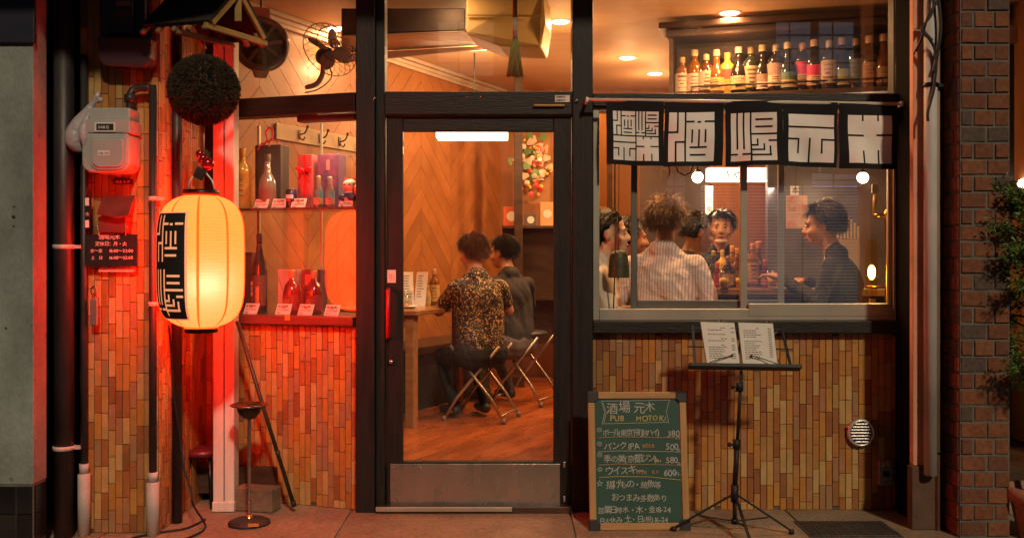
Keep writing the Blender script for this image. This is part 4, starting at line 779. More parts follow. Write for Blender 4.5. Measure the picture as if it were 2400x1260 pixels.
# standing ashtray
ash = thing('standing_ashtray', 'standing ashtray with wide metal bowl rim and dark disc foot', 'ashtray', (X(584, -.26), -.26, 0)); sc_ = 4.74 / F
MB().lathe([(0, .032), (.02, .030), (.07, .024), (.098, .012), (.101, .0), (0, .0)], 40).build('foot_disc', M('ash_base', (.035, .03, .028), .6, var=.3, scale=10), ash)
zb_ = Z(952, -.26); MB().lathe([(.009, .03), (.009, zb_ - .05)], 14).build('pole', mt['steel'], ash); MB().lathe([(.02, .03), (.016, .04), (.010, .044)], 14).build('pole_collar', mt['brass'], ash)
MB().lathe([(.0, zb_ - .062), (.03, zb_ - .056), (.052, zb_ - .03), (.06, zb_)], 36).build('bowl', M('ash_bowl', (.02, .018, .018), .4), ash)
MB().lathe([(.03, zb_ - .004), (.06, zb_ + .004), (.088, zb_ + .012), (.092, zb_ + .009), (.085, zb_ + .003), (.06, zb_ - .002)], 40).build('rim', M('ash_rim', (.28, .24, .22), .25, metal=1), ash); MB().lathe([(.0, zb_ + .004), (.02, zb_ + .006), (.03, zb_ + .001)], 20).build('snuffer', mt['rubber'], ash)
MB().cbox((.045, -.093, .018), (.05, .004, .014)).build('sticker', mt['orange'], ash)
# concrete block, broom stick, stool
bk = MB(); bk.box((-.105, -.05, 0), (.105, .05, .118)); tag(bk.build('concrete_block', M('block', (.20, .135, .085), .9, var=.25, scale=12, bump=.5, bscale=60), bevel=.006, loc=(X(606, .02), .0, .001), rz=R(-14)), 'small rough brown block on the pavement behind the ashtray', 'block')
m = MB(); m.tube([P(690, 1186, -.06), P(622, 970, -.05), P(556, 752, -.04)], .010, 12); stk = tag(m.build('leaning_pole', M('stick', (.02, .02, .018), .5, var=.3)), 'thin black pole leaning under the display window', 'pole'); a = P(690, 1186, -.06); b = P(556, 752, -.04); MB().tube([a, a.lerp(b, .03)], .013, 12).build('rubber_tip', mt['rubber'], stk); MB().tube([a.lerp(b, .28), a.lerp(b, .30)], .0125, 12).build('joint_ring', M('ring_green', (.03, .07, .05), .4), stk)
stl = thing('round_stool', 'low dark stool tucked behind the white post', 'stool', (X(478, .1), .08, 0)); MB().lathe([(0, .30), (.085, .30), (.10, .29), (.10, .265), (0, .265)], 28).build('seat', M('stool_red', (.10, .012, .02), .4), stl)
for k in range(4):
    a = R(45 + k * 90); MB().tube([(.07 * math.cos(a), .07 * math.sin(a), .265), (.095 * math.cos(a), .095 * math.sin(a), .002)], .009, 8).build('leg', mt['black_metal'], stl)
# ---------------------------------------------------------------- potted tree at the right edge
tr = thing('potted_tree', 'bushy dark green conifer in a clay pot at the right edge', 'tree', (X(2426, -.50), -.50, 0)); tc = Vector((X(2426, -.50), -.50, 0))
M('terracotta', (.36, .16, .095), .8, var=.25, scale=7, bump=.2); M('bark', (.07, .045, .03), .9, bump=.5, bscale=30); M('soil', (.03, .02, .014), 1, bump=.6)
MB().lathe([(0, 0), (.07, 0), (.10, .15), (.105, .17), (.128, .175), (.13, .235), (.112, .236), (.10, .20)], 32, (-.0, 0, 0)).build('pot', mt['terracotta'], tr); MB().lathe([(0, .205), (.103, .20)], 20).build('soil', mt['soil'], tr)
m = MB(); m.tube(smooth_pts([Vector((0, 0, .19)), Vector((.01, 0, .6)), Vector((-.02, .02, 1.0)), Vector((0, 0, 1.45)), Vector((.01, 0, 1.62))], 5), [.022 - .018 * k / 20 for k in range(21)], 8)
limbs = []
for k in range(46):
    z = random.uniform(.55, 1.58); a = random.uniform(0, 6.28); l = random.uniform(.10, .24) * (1.15 - abs(z - .95) * .55); p0 = Vector((0, 0, z)); p2 = p0 + Vector((l * math.cos(a), l * math.sin(a), random.uniform(-.05, .12))); limbs.append((p0, p2)); m.tube([p0, p0.lerp(p2, .5) + Vector((0, 0, .02)), p2], [.006, .004, .002], 5)
m.build('trunk', mt['bark'], tr)
m = MB()
for (p0, p2) in limbs:
    for q in range(260):
        p = p0.lerp(p2, random.uniform(.3, 1.08)) + Vector([random.gauss(0, .022) for _ in range(3)]); d = ((p2 - p0).normalized() + Vector([random.gauss(0, .7) for _ in range(3)])).normalized(); s_ = d.orthogonal().normalized(); s_.rotate(Matrix.Rotation(random.uniform(0, 6.28), 3, d)); l = random.uniform(.018, .034); w_ = .0045
        m.add([p - s_ * w_ * .4, p + d * l * .5 - s_ * w_, p + d * l, p + d * l * .5 + s_ * w_], [(0, 1, 2, 3)])
lf = bpy.data.materials.new('leaf'); lf.use_nodes = True; N, L = nodes(lf); b_ = N["Principled BSDF"]; b_.inputs["Roughness"].default_value = .5; gi = N.new("ShaderNodeNewGeometry"); cr = N.new("ShaderNodeValToRGB"); cr.color_ramp.elements[0].color = (.035, .095, .014, 1); cr.color_ramp.elements[1].color = (.13, .23, .035, 1); L.new(gi.outputs["Random Per Island"], cr.inputs[0]); L.new(cr.outputs[0], b_.inputs["Base Color"])
m.build('crown', lf, tr)
pl_ = thing('passage_lamp', 'bright round lamp glowing behind the tree at the right edge', 'lamp', P(2397, 430, .75)); MB().ball((0, 0, 0), .028, 16, 12).build('globe', M_emit('street_globe', (1, .72, .52), 12), pl_); MB().bar((0, .02, 0), (0, .10, .0), .02, .02).build('arm', mt['black_metal'], pl_); lamp('globe_light', 'POINT', (0, 0, 0), .3, (1, .6, .4), pl_, .03)
# ---------------------------------------------------------------- bottles
BOT = {'whisky': [(0, 0), (.036, 0), (.038, .004), (.038, .165), (.034, .185), (.016, .208), (.014, .225), (.0135, .262)],
       'square': [(0, 0), (.037, 0), (.039, .004), (.040, .14), (.037, .165), (.028, .185), (.015, .21), (.0145, .27)],
       'sake': [(0, 0), (.036, 0), (.038, .004), (.038, .20), (.034, .235), (.018, .29), (.0135, .33), (.013, .38)],
       'small': [(0, 0), (.021, 0), (.0225, .004), (.0225, .085), (.012, .115), (.0105, .15)],
       'round': [(0, 0), (.036, 0), (.042, .01), (.043, .11), (.038, .15), (.02, .18), (.0155, .20), (.015, .275)],
       'squat': [(0, 0), (.04, 0), (.042, .004), (.042, .10), (.032, .14), (.014, .16), (.0135, .205)]}
def solid_glass(name, c, trans=.0, r=.08):
    m = M(name, c, r, coat=.4, spec=.6); return m
solid_glass('liq_amber', (.20, .075, .012)); solid_glass('liq_gold', (.62, .36, .06)); solid_glass('liq_dark', (.02, .014, .010)); solid_glass('liq_green', (.022, .028, .012)); solid_glass('liq_red', (.16, .012, .012)); solid_glass('liq_clear', (.17, .145, .115)); solid_glass('liq_brown', (.10, .035, .012))
def bottle(kind, label, loc, sc, glass, labc, capc, group, lab2=None, rz=0, txt=None, parent_rz=0):
    o = thing('bottle', label, 'bottle', loc, rz, group); o.scale = (sc, sc, sc); pr = BOT[kind]; top = pr[-1]; H_ = top[1]
    MB().lathe(pr + [(0, H_)], 20).build('glass', mt[glass], o)
    mats_ = M('cap_%d_%d_%d' % tuple(int(c * 99) for c in capc), capc, .35); MB().lathe([(top[0] + .0015, H_ - .035), (top[0] + .002, H_ - .004), (top[0], H_ + .004), (0, H_ + .005)], 16).build('cap', mats_, o)
    if labc:
        r_ = max(p[0] for p in pr) + .0012; zb = pr[3][1] * .18; zt2 = pr[3][1] * (.92 if not lab2 else .55); ml = M('lab_%d_%d_%d' % tuple(int(c * 99) for c in labc), labc, .6, var=.15, scale=60)
        lb = MB().lathe([(r_, zb), (r_, zt2)], 20, a0=R(-90 - 100), a1=R(-90 + 100)); lo = lb.build('label', ml, o)
        if lab2: MB().lathe([(r_, zt2 + .0005), (r_, pr[3][1] * .95)], 20, a0=R(-90 - 100), a1=R(-90 + 100)).build('label', M('lab_%d_%d_%d' % tuple(int(c * 99) for c in lab2), lab2, .6, var=.2, scale=60), o)
        m = MB()                                   # printed lines on the label, wrapped round it
        for k in range(4):
            z = zb + (zt2 - zb) * (.2 + .19 * k); hw = random.uniform(.25, .6); h_ = (zt2 - zb) * random.choice((.03, .05, .09)); m.lathe([(r_ + .0004, z), (r_ + .0004, z + h_)], 8, a0=R(-90) - hw, a1=R(-90) + hw)
        m.build('label_print', M('lab_ink', (.14, .06, .03), .7), lo)
    return o
ORD = ['first', 'second', 'third', 'fourth', 'fifth', 'sixth', 'seventh', 'eighth', 'ninth', 'tenth', 'eleventh', 'twelfth', 'thirteenth', 'fourteenth', 'fifteenth', 'sixteenth', 'seventeenth', 'eighteenth']
# upper shelf cabinet in the right transom: runs askew, its right end nearer
cl, cr_ = Vector((X(1600, 1.30), 1.30, 0)), Vector((X(2105, .95), .95, 0)); cd = (cr_ - cl).normalized(); crz = math.atan2(cd.y, cd.x); CL = (cr_ - cl).length
zsh = Z(226, 1.30)
cab = thing('bottle_cabinet', 'dark hanging shelf cabinet full of spirit bottles above the window', 'cabinet', (cl.x, cl.y, 0), crz)
MB().box((-.10, -.06, zsh - .03), (CL + .35, .18, zsh)).build('shelf_board', mt['dark_wood'], cab, .003); MB().box((-.06, .16, zsh + .001), (CL + .35, .18, CZ - .12)).build('back_panel', M('cab_back', (.07, .04, .025), .5, var=.3, scale=5, stretch=(1, 1, 4)), cab)
MB().box((-.08, -.06, zsh + .001), (-.055, .158, CZ - .12)).build('end_panel', mt['dark_wood'], cab, .002)
m = MB(); m.box((-.10, -.08, CZ - .118), (CL + .35, .18, CZ - .07)); m.box((-.14, -.12, CZ - .068), (CL + .35, .18, CZ - .03)); m.build('cornice', mt['dark_wood'], cab, .006)
m = MB(); m.tube([(.06, -.05, zsh + .05), (CL + .3, -.05, zsh + .05)], .006, 10)
for k in range(5): m.tube([(.06 + k * .38, -.05, zsh), (.06 + k * .38, -.05, zsh + .05)], .005, 8)
m.build('gallery_rail', M('rail_dark', (.05, .035, .03), .3, metal=.7), cab)
bs = [(1598, 'whisky', .82, 'liq_amber', (.62, .50, .36), (.55, .35, .18), None, 'cream'), (1627, 'square', .93, 'liq_amber', (.66, .52, .38), (.62, .45, .28), None, 'tall cream'), (1655, 'whisky', .84, 'liq_brown', (.62, .46, .32), (.6, .42, .25), None, 'pale'), (1679, 'round', .88, 'liq_amber', (.62, .40, .14), (.7, .5, .3), None, 'gold'), (1704, 'whisky', .86, 'liq_gold', (.66, .36, .06), (.70, .42, .08), (.5, .07, .05), 'yellow and red'), (1731, 'round', .92, 'liq_dark', (.50, .40, .22), (.60, .48, .30), None, 'ornate buff'), (1760, 'whisky', .95, 'liq_green', (.44, .34, .18), (.25, .16, .08), None, 'small buff'), (1787, 'round', .94, 'liq_dark', (.62, .50, .38), (.60, .45, .25), (.36, .20, .15), 'cream and brown'), (1819, 'whisky', .96, 'liq_dark', (.58, .42, .30), (.30, .22, .14), (.34, .2, .15), 'tan'), (1846, 'round', .95, 'liq_green', (.56, .44, .22), (.52, .40, .2), (.10, .17, .10), 'green and gold'), (1881, 'whisky', .98, 'liq_dark', (.52, .34, .24), (.48, .3, .2), (.55, .02, .09), 'crimson'), (1909, 'square', 1.0, 'liq_dark', (.58, .36, .26), (.62, .42, .3), (.60, .02, .10), 'wide crimson'), (1944, 'whisky', .98, 'liq_dark', (.34, .25, .16), (.35, .25, .18), None, 'dim brown'), (1974, 'round', .98, 'liq_dark', (.42, .34, .14), (.45, .3, .2), (.28, .32, .05), 'olive'), (2007, 'whisky', 1.0, 'liq_dark', (.10, .14, .15), (.3, .2, .14), None, 'dark teal'), (2038, 'square', 1.0, 'liq_dark', (.22, .12, .08), (.42, .25, .18), None, 'dark brown'), (2072, 'round', 1.0, 'liq_brown', (.2, .1, .06), (.35, .2, .12), None, 'shadowed')]
for k, (px, kd, sc, gl_, lc_, cc_, l2, nm) in enumerate(bs):
    t = (px - 1600) / 505; kk = (px - 1200) / F; A = cl.x - kk * (D + cl.y); B = kk * cd.y - cd.x; s_ = A / B; p = cl + cd * s_; p.z = zsh + .0005; p += Vector((-cd.y, cd.x, 0)) * random.uniform(.0, .04)
    bottle(kd, '%s labelled spirit bottle, %s from left on the high shelf' % (nm, ORD[k]), p, sc * 1.15, gl_, lc_, cc_, 'bottles on the high shelf', l2, rz=crz + random.uniform(-.3, .3)).scale = (sc * 1.55, sc * 1.5, sc * 1.17)
# ---------------------------------------------------------------- display window contents
def bp(px, back, z):        # point on a display shelf: seen at pixel column px, `back` metres behind the glass
    o_ = Vector((BL.x, BL.y, 0)) + Vector((math.sin(TH18), math.cos(TH18), 0)) * back; d_ = Vector((math.cos(TH18), -math.sin(TH18), 0)); k = (px - 1200) / F
    s_ = (k * (D + o_.y) - o_.x) / (d_.x - k * d_.y); p = o_ + d_ * s_; p.z = z; return p
zs1 = ZS + .0006; zs2 = zb1 + .0006
bottle('whisky', 'golden whisky bottle at the left of the upper display shelf', bp(569, .10, zs1), 1.24, 'liq_gold', (.50, .24, .04), (.50, .26, .06), 'display bottles', rz=-.2)
b2 = bottle('round', 'clear bottle with red lettered label beside the black gift box', bp(627, .10, zs1), 1.06, 'liq_clear', (.16, .06, .045), (.05, .03, .02), 'display bottles', rz=-.2)
def gift(name, label, px, back, z, w_, d_, h_, mat, rz=-TH18, lid=None, cat='box'):
    o = thing(name, label, cat, bp(px, back, z), rz, 'boxes in the display window'); MB().box((-w_ / 2, -d_ / 2, 0), (w_ / 2, d_ / 2, h_)).build('carton', mat, o, .002); return o
gb = gift('gift_bag', 'tall black gift bag with red cord handle in the display', 638, .235, zs1, .16, .09, .355, M('gift_black', (.014, .013, .02), .4), cat='gift bag'); m = MB(); m.tube(smooth_pts([Vector((-.05, -.02, .35)), Vector((-.012, -.03, .385)), Vector((-.022, -.03, .425)), Vector((0, -.03, .45)), Vector((.022, -.03, .43)), Vector((.012, -.03, .385)), Vector((-.04, -.045, .36)), Vector((-.06, -.05, .33))], 5), .005, 8); m.tube(smooth_pts([Vector((.0, -.04, .37)), Vector((.03, -.045, .38)), Vector((.07, -.05, .37))], 4), .004, 8); m.tube(smooth_pts([Vector((.005, -.035, .38)), Vector((.012, -.05, .345))], 3), .004, 8); m.build('cord_handle', M('red_cord', (.62, .02, .03), .5), gb)
rb = gift('gift_box', 'slim red gift box tied with a red ribbon bow', 723, .15, zs1, .085, .08, .285, M('gift_red', (.42, .07, .08), .5, var=.15)); m = MB(); m.box((-.004, -.0418, 0), (.004, -.0404, .284)); m.box((-.0426, -.0418, .19), (.0426, -.0404, .198)); m.build('ribbon', M('ribbon', (.62, .01, .02), .3), rb)
m = MB(); m.ball((-.025, -.052, .208), (.026, .012, .013), 12, 8, Matrix.Rotation(.3, 3, 'Y')); m.ball((.025, -.052, .208), (.026, .012, .013), 12, 8, Matrix.Rotation(-.3, 3, 'Y')); m.ball((0, -.055, .2), .01, 10, 8); m.bar((0, -.05, .2), (-.035, -.05, .155), .012, .003); m.bar((0, -.05, .2), (.028, -.05, .15), .012, .003); m.build('bow', mt['ribbon'], rb)
vb = gift('gift_box', 'violet patterned gift box beside the red ribboned one', 778, .17, zs1, .125, .09, .285, M('gift_violet', (.22, .07, .16), .5, c2=(.09, .05, .13), scale=18)); MB().box((-.01, -.0465, .20), (.012, -.0455, .255)).build('box_label', M('viol_lab', (.4, .2, .22), .6), vb)
cn = thing('drink_can', 'short blue drink can on the upper display shelf', 'can', bp(683, .07, zs1), 0); MB().lathe([(0, 0), (.026, 0), (.030, .006), (.030, .088), (.025, .096), (.026, .099), (.022, .097), (0, .096)], 24).build('can_body', M('can_blue', (.02, .035, .13), .3, metal=.6, c2=(.05, .05, .12), scale=30), cn); MB().lathe([(.0304, .05), (.0304, .07)], 20, a0=R(-150), a1=R(-60)).build('can_print', mt['white'], cn); MB().lathe([(.0304, .035), (.0304, .047)], 20, a0=R(-140), a1=R(-90)).build('can_print', mt['red_tape'], cn)
bottle('small', 'first small clear bottle before the red gift box', bp(746, .06, zs1), 1.08, 'liq_clear', (.5, .26, .12), (.25, .2, .1), 'display bottles', (.10, .25, .28)); bottle('small', 'second small clear bottle before the violet gift box', bp(773, .06, zs1), 1.04, 'liq_clear', (.5, .22, .16), (.3, .25, .2), 'display bottles', (.12, .28, .3))
ct_ = thing('cat_figurine', 'small beckoning cat figurine with dark blue bib in display', 'figurine', bp(822, .08, zs1), R(-20))
M('cat_white', (.62, .48, .38), .4); M('cat_blue', (.015, .02, .10), .5); M('cat_pink', (.55, .10, .10), .5)
m = MB(); m.ball((0, 0, .045), (.040, .036, .05), 18, 12); m.ball((0, -.006, .112), (.040, .036, .034), 20, 14); m.ball((-.03, -.03, .02), (.014, .018, .012), 10, 8); m.ball((.03, -.03, .02), (.014, .018, .012), 10, 8); m.ball((.042, -.018, .085), (.011, .012, .03), 10, 8); m.build('body', mt['cat_white'], ct_)
for s_ in (-1, 1):
    m = MB(); m.add([(s_ * .010, -.006, .138), (s_ * .038, -.006, .130), (s_ * .032, -.002, .166), (s_ * .022, .01, .135)], [(0, 1, 2), (1, 3, 2), (3, 0, 2), (0, 3, 1)]); m.build('ear', mt['cat_pink'], ct_); MB().ball((s_ * .016, -.041, .116), (.005, .003, .005), 10, 8).build('eye', mt['rubber'], ct_)
MB().ball((0, -.043, .104), (.004, .003, .003), 8, 6).build('nose', mt['cat_pink'], ct_); m = MB(); m.lathe([(.030, .074), (.040, .070), (.042, .06), (.034, .055)], 20); m.ball((-.03, -.02, .05), (.03, .024, .02), 12, 8); m.ball((.02, -.026, .05), (.03, .02, .018), 12, 8); m.build('bib', mt['cat_blue'], ct_)
sakeb = bottle('sake', 'tall dark sake bottle on the lower display ledge', bp(608, .12, zs2), 1.12, 'liq_dark', (.10, .035, .03), (.04, .01, .012), 'display bottles', rz=-.6); MB().lathe([(.0395, .05), (.0395, .13)], 10, a0=R(-70), a1=R(-45)).build('gold_strip', M('goldstrip', (.45, .16, .04), .4), sakeb)
for k, (t_, z_) in enumerate((('純', .135), ('米', .11), ('酒', .085))): text_mesh('label_character', t_, .024, M('lab_cream', (.6, .4, .35), .6), sakeb, Matrix.Rotation(R(-14), 4, 'Z') @ Matrix.Translation((-.012, -.0405, z_)))
db = gift('carton_box', 'tall plain dark carton at the left of the lower ledge', 583, .24, zs2, .085, .07, .33, M('carton_dark', (.06, .02, .018), .6))
lb_ = gift('carton_box', 'pale printed carton with a bottle shape in the lower display', 684, .22, zs2, .125, .08, .235, M('carton_pale', (.42, .26, .22), .6, var=.1)); rb_ = gift('carton_box', 'dark red carton behind the lower bottle', 737, .22, zs2, .115, .08, .235, M('carton_red', (.12, .02, .022), .6, var=.3, scale=14))
for px, lbl in ((684, 'red brown bottle standing before the pale carton'), (736, 'dark red bottle standing before the dark red carton')):
    bb = bottle('squat', lbl, bp(px, .12, zs2), 1.12, 'liq_red', (.20, .02, .02), (.40, .16, .05), 'display bottles', rz=-.3); text_mesh('label_character', '梅' if px < 700 else '赤', .035, mt['goldstrip'], bb, Matrix.Rotation(R(-8), 4, 'Z') @ Matrix.Translation((-.017, -.0445, .045)))
MB().box((-.035, -.0418, .15), (.035, -.0406, .21)).build('carton_print', M('cprint', (.42, .08, .06), .6), rb_); MB().bar((-.03, -.0425, .12), (-.055, -.0425, .19), .004, .002).build('carton_print', M('cprint2', (.2, .1, .08), .6), lb_)
def card(px, back, z, w_, h_, lbl, txt):
    o = thing('price_card', lbl, 'price card', bp(px, back, z), -TH18 + random.uniform(-.06, .06), 'price cards in the display'); T = Matrix.Rotation(R(-28), 4, 'X'); MB().box((-w_ / 2, -.0015, 0), (w_ / 2, 0, h_), T).build('card', M('card_white', (.66, .55, .50), .7), o)
    MB().prism([(0, 0), (0, 0.0)], 0, 0) if False else MB().bar((0, .0, h_ * .8), (0, h_ * .75, .001), .02, .001).build('easel', mt['card_white'], o)
    for k, (t_, s_) in enumerate(txt): text_mesh('card_writing', t_, s_, M('card_ink', (.16, .05, .05), .8), o, T @ Matrix.Translation((-w_ / 2 + .006, -.0022, h_ - .020 - k * .019)), jitter=.7)
tx = [('純米吟醸', .015), ('グラス 650円', .011), ('700', .014)]
for k, (px, nm) in enumerate(((610, 'first'), (652, 'second'), (698, 'third'), (810, 'last'))): card(px, .035, zs1, .082, .056, '%s price card from left on the upper display shelf' % nm, tx)
for k, (px, nm) in enumerate(((586, 'first'), (662, 'second'), (714, 'third'), (776, 'last'))): card(px, .035, zs2, .086, .062, '%s price card from left on the lower display ledge' % nm, tx)
# ---------------------------------------------------------------- ceiling lights and the room's fittings
WARM = (1, .50, .19)
M_emit('downlight_glow', (1, .80, .55), 7)
def downlight(px, py, lbl, e=11):
    d = (CZ - EYE) * F / (600 - py); p = Vector(((px - 1200) / F * d, d - D, CZ)); o = thing('ceiling_downlight', lbl, 'ceiling light', p, 0, 'round ceiling downlights')
    MB().lathe([(.0, -.012), (.045, -.011), (.060, -.004)], 28).build('lens', mt['downlight_glow'], o); MB().lathe([(.060, -.006), (.078, -.006), (.082, -.001)], 28).build('trim_ring', mt['mould'], o)
    lamp('downlight_beam', 'AREA', (0, 0, -.02), e * 1.5, WARM, o, .11); lamp('downlight_spill', 'POINT', (0, 0, -.24), e * .5, WARM, o, .05)
downlight(1710, 30, 'largest ceiling downlight above the bottle cabinet', 6); downlight(1470, 135, 'ceiling downlight to the left of the bottle cabinet', 12); downlight(1535, 172, 'smallest ceiling downlight near the cabinet corner', 12); downlight(1313, 50, 'ceiling downlight beside the door transom post', 8)
downlight(790, 66, 'ceiling downlight over the display window by the wall fan', 2.2)
for (x_, y_, nm) in ((-.35, .45, 'unseen downlight added to light the room inside the door head'), (1.0, .42, 'unseen downlight added to light the guests inside the sliding window')):  # two fill lights added out of view
    d = D + y_; downlight(1200 + x_ * F / d, 600 - (CZ - EYE) * F / d, nm, 1.2 if x_ < 0 else 11)
def at(px, py, d): return P(px, py, d - D)
# extractor hood and square air-conditioner above the door
hd = thing('extractor_hood', 'sloping polished hood under the ceiling behind the door transom', 'hood'); M('hood_metal', (.36, .26, .18), .32, metal=.5, var=.15, scale=4); M('hood_dark', (.06, .045, .04), .4, metal=.3, var=.3)
def slab6(name, q, off, mat, bev=.004):
    q2 = [v + Vector(off) for v in q]; n = len(q); m = MB(); m.add(q + q2, [tuple(range(n)), tuple(range(2 * n - 1, n - 1, -1))] + [(i, (i + 1) % n, (i + 1) % n + n, i + n) for i in range(n)]); return m.build(name, mat, hd, bev)
slab6('hood_upper', [P(800, 20, .72), P(1090, 20, .72), P(1090, 74, .72), P(800, 84, .72)], (0, .06, 0), mt['hood_dark'])
slab6('hood_apron', [P(800, 86, .72), P(1090, 76, .72), P(1168, 104, 1.5), P(800, 126, 1.2)], (0, 0, .02), mt['hood_metal'])
slab6('hood_lip', [P(800, 127, 1.2), P(1170, 105, 1.5), P(1170, 112, 1.5), P(800, 146, 1.2)], (0, .03, 0), mt['mould'], .002)
hl = P(1085, 128, 1.95); m = MB(); m.tube([P(1035, 122, 1.55), P(1160, 112, 1.62)], .011, 10); m.build('hood_tube', M_emit('hood_glow', (1, .74, .42), 9), hd); lamp('hood_light', 'POINT', P(1120, 128, 1.95), 15, (1, .58, .25), hd, .06)
acu = thing('air_conditioner', 'mustard coloured air conditioner box hanging under the ceiling', 'air conditioner'); M('ac_cream', (.52, .38, .15), .5, var=.1, scale=3)
y_ = .60; q = [P(1092, -30, y_), P(1275, -30, y_ + .05), P(1278, 52, y_ + .05), P(1268, 110, y_ + .15), P(1170, 108, y_ + .1), P(1092, 78, y_)]; q2 = [v + Vector((.05, .36, .0)) for v in q]; m = MB(); m.add(q + q2, [(0, 1, 2, 3, 4, 5), (11, 10, 9, 8, 7, 6)] + [(i, (i + 1) % 6, (i + 1) % 6 + 6, i + 6) for i in range(6)]); m.build('casing', mt['ac_cream'], acu, .012)
m = MB(); m.bar(P(1095, 36, y_ - .012), P(1272, 38, y_ + .038), .006, .010); m.build('panel_seam', M('seam', (.22, .15, .06), .6), acu); MB().bar(P(1207, 56, y_ - .005), P(1207, 42, y_ - .005), .02, .01).build('latch', mt['mould'], acu)
# hanging whisk broom
wb = thing('whisk_broom', 'olive straw whisk broom hung before the door transom', 'broom', P(1207, 20, -.07)); b0 = P(1207, 20, -.07)
m = MB(); z1_, z2_ = (Z(88, -.07) - b0.z), (Z(180, -.07) - b0.z); n = 9
for k in range(26):
    f_ = (k - 12.5) / 12.5; m.tube([(f_ * .011, random.uniform(-.006, .006), z1_), (f_ * .026, random.uniform(-.008, .008), (z1_ + z2_) / 2), (f_ * .040, random.uniform(-.010, .010), z2_ + random.uniform(-.004, .004))], .0034, 6)
m.build('bristle_fan', M('straw_olive', (.20, .18, .05), .8, var=.4, scale=60, stretch=(4, 4, .3)), wb); m = MB(); m.tube([(0, 0, Z(40, -.07) - b0.z), (0, 0, z1_ - .004)], [.011, .012], 12); m.build('wrapped_neck', M('neck_grey', (.34, .28, .24), .7, var=.3, scale=40), wb); m = MB(); m.tube([(0, 0, Z(-140, -.07) - b0.z), (0, 0, Z(42, -.07) - b0.z)], .012, 12); m.build('grip', M('grip_olive', (.12, .11, .06), .6), wb)
# wheel ornament and wall fan in the upper left pane
whc = P(612, 104, .42); wl_ = thing('wheel_ornament', 'dark wooden spoked wheel ornament behind the upper left pane', 'ornament', whc, R(20)); Tw = Matrix.Rotation(R(90), 4, 'X'); M('wheel_wood', (.05, .024, .014), .28, var=.4, scale=8, coat=.5)
m = MB(); m.lathe([(.118, -.02), (.132, -.03), (.150, -.02), (.156, 0), (.150, .022), (.126, .034), (.118, .02), (.118, -.02)], 40, M_=Tw); m.build('rim', mt['wheel_wood'], wl_)
for k in range(8):
    a = R(k * 45 + 10); MB().bar((.02 * math.cos(a), 0, .02 * math.sin(a)), (.122 * math.cos(a), 0, .122 * math.sin(a)), .02, .026, (0, 1, 0)).build('spoke', mt['wheel_wood'], wl_, .003)
MB().lathe([(0, -.03), (.03, -.03), (.034, 0), (.03, .03), (0, .034)], 24, M_=Tw).build('hub', mt['wheel_wood'], wl_); MB().lathe([(0, -.022), (.12, -.022), (.12, -.016), (0, -.016)], 30, M_=Tw).build('back_disc', M('disc_dark', (.012, .008, .007), .5), wl_)
M('bracket_wood', (.30, .13, .05), .35, var=.3, scale=10, coat=.3); MB().prism([(-.06, .13), (.05, .13), (.045, .20), (-.05, .20)], -.02, .03).build('top_bracket', mt['bracket_wood'], wl_, .006); MB().prism([(-.035, -.185), (.03, -.185), (.05, -.14), (-.05, -.14)], -.02, .02).build('bottom_bracket', mt['bracket_wood'], wl_, .006); m = MB(); m.tube([(0, .0, .19), (0, 0, CZ - whc.z)], .006, 8); m.build('hanging_rod', mt['black_metal'], wl_)
fc = P(772, 118, 1.0); fn = thing('wall_fan', 'black wall mounted fan with wire cage behind upper left pane', 'fan', fc, R(-35)); fn.rotation_euler = (R(-18), R(0), R(38)); Tf = Matrix.Rotation(R(90), 4, 'X'); M('fan_grey', (.22, .20, .18), .4); M('fan_black', (.012, .011, .011), .35)
m = MB()
for k in range(26):
    a = 2 * math.pi * k / 26; c, s_ = math.cos(a), math.sin(a); m.tube([(.03 * c, -.085, .03 * s_), (.10 * c, -.08, .10 * s_), (.165 * c, -.05, .165 * s_), (.178 * c, -.01, .178 * s_), (.16 * c, .03, .16 * s_), (.05 * c, .05, .05 * s_)], .0013, 4)
for r_, y_ in ((.178, -.01), (.12, -.075), (.03, -.085)): m.tube([(r_ * math.cos(a), y_, r_ * math.sin(a)) for a in [2 * math.pi * k / 36 for k in range(36)]], .0028, 6, closed=True)
m.build('wire_cage', mt['fan_black'], fn)
for k in range(4):
    a = R(k * 90 + 20); m = MB(); T = Matrix.Rotation(a, 4, 'Y') @ Matrix.Translation((.085, -.01, 0)) @ Matrix.Rotation(R(28), 4, 'X'); m.ball((0, 0, 0), (.068, .003, .046), 18, 8); m.v = [tuple(T @ Vector(v)) for v in m.v]; m.build('blade', mt['fan_grey'], fn)
MB().ball((0, .07, 0), (.05, .075, .05), 20, 14).build('motor', mt['fan_black'], fn); MB().lathe([(0, -.095), (.028, -.09), (.03, -.07)], 20, M_=Tf @ Matrix.Scale(-1, 4, (0, 0, 1))).build('badge', mt['chrome'], fn); m = MB(); m.tube(smooth_pts([Vector((0, .10, -.04)), Vector((0, .13, -.10)), Vector((-.02, .18, -.14)), Vector((-.05, .26, -.13))], 5), .016, 10); m.build('arm', mt['fan_grey'], fn); m = MB(); m.tube(smooth_pts([Vector((.03, .1, -.03)), Vector((.02, .06, -.15)), Vector((-.05, .12, -.21)), Vector((-.1, .2, -.2))], 6), .004, 6); m.build('flex', mt['rubber'], fn)
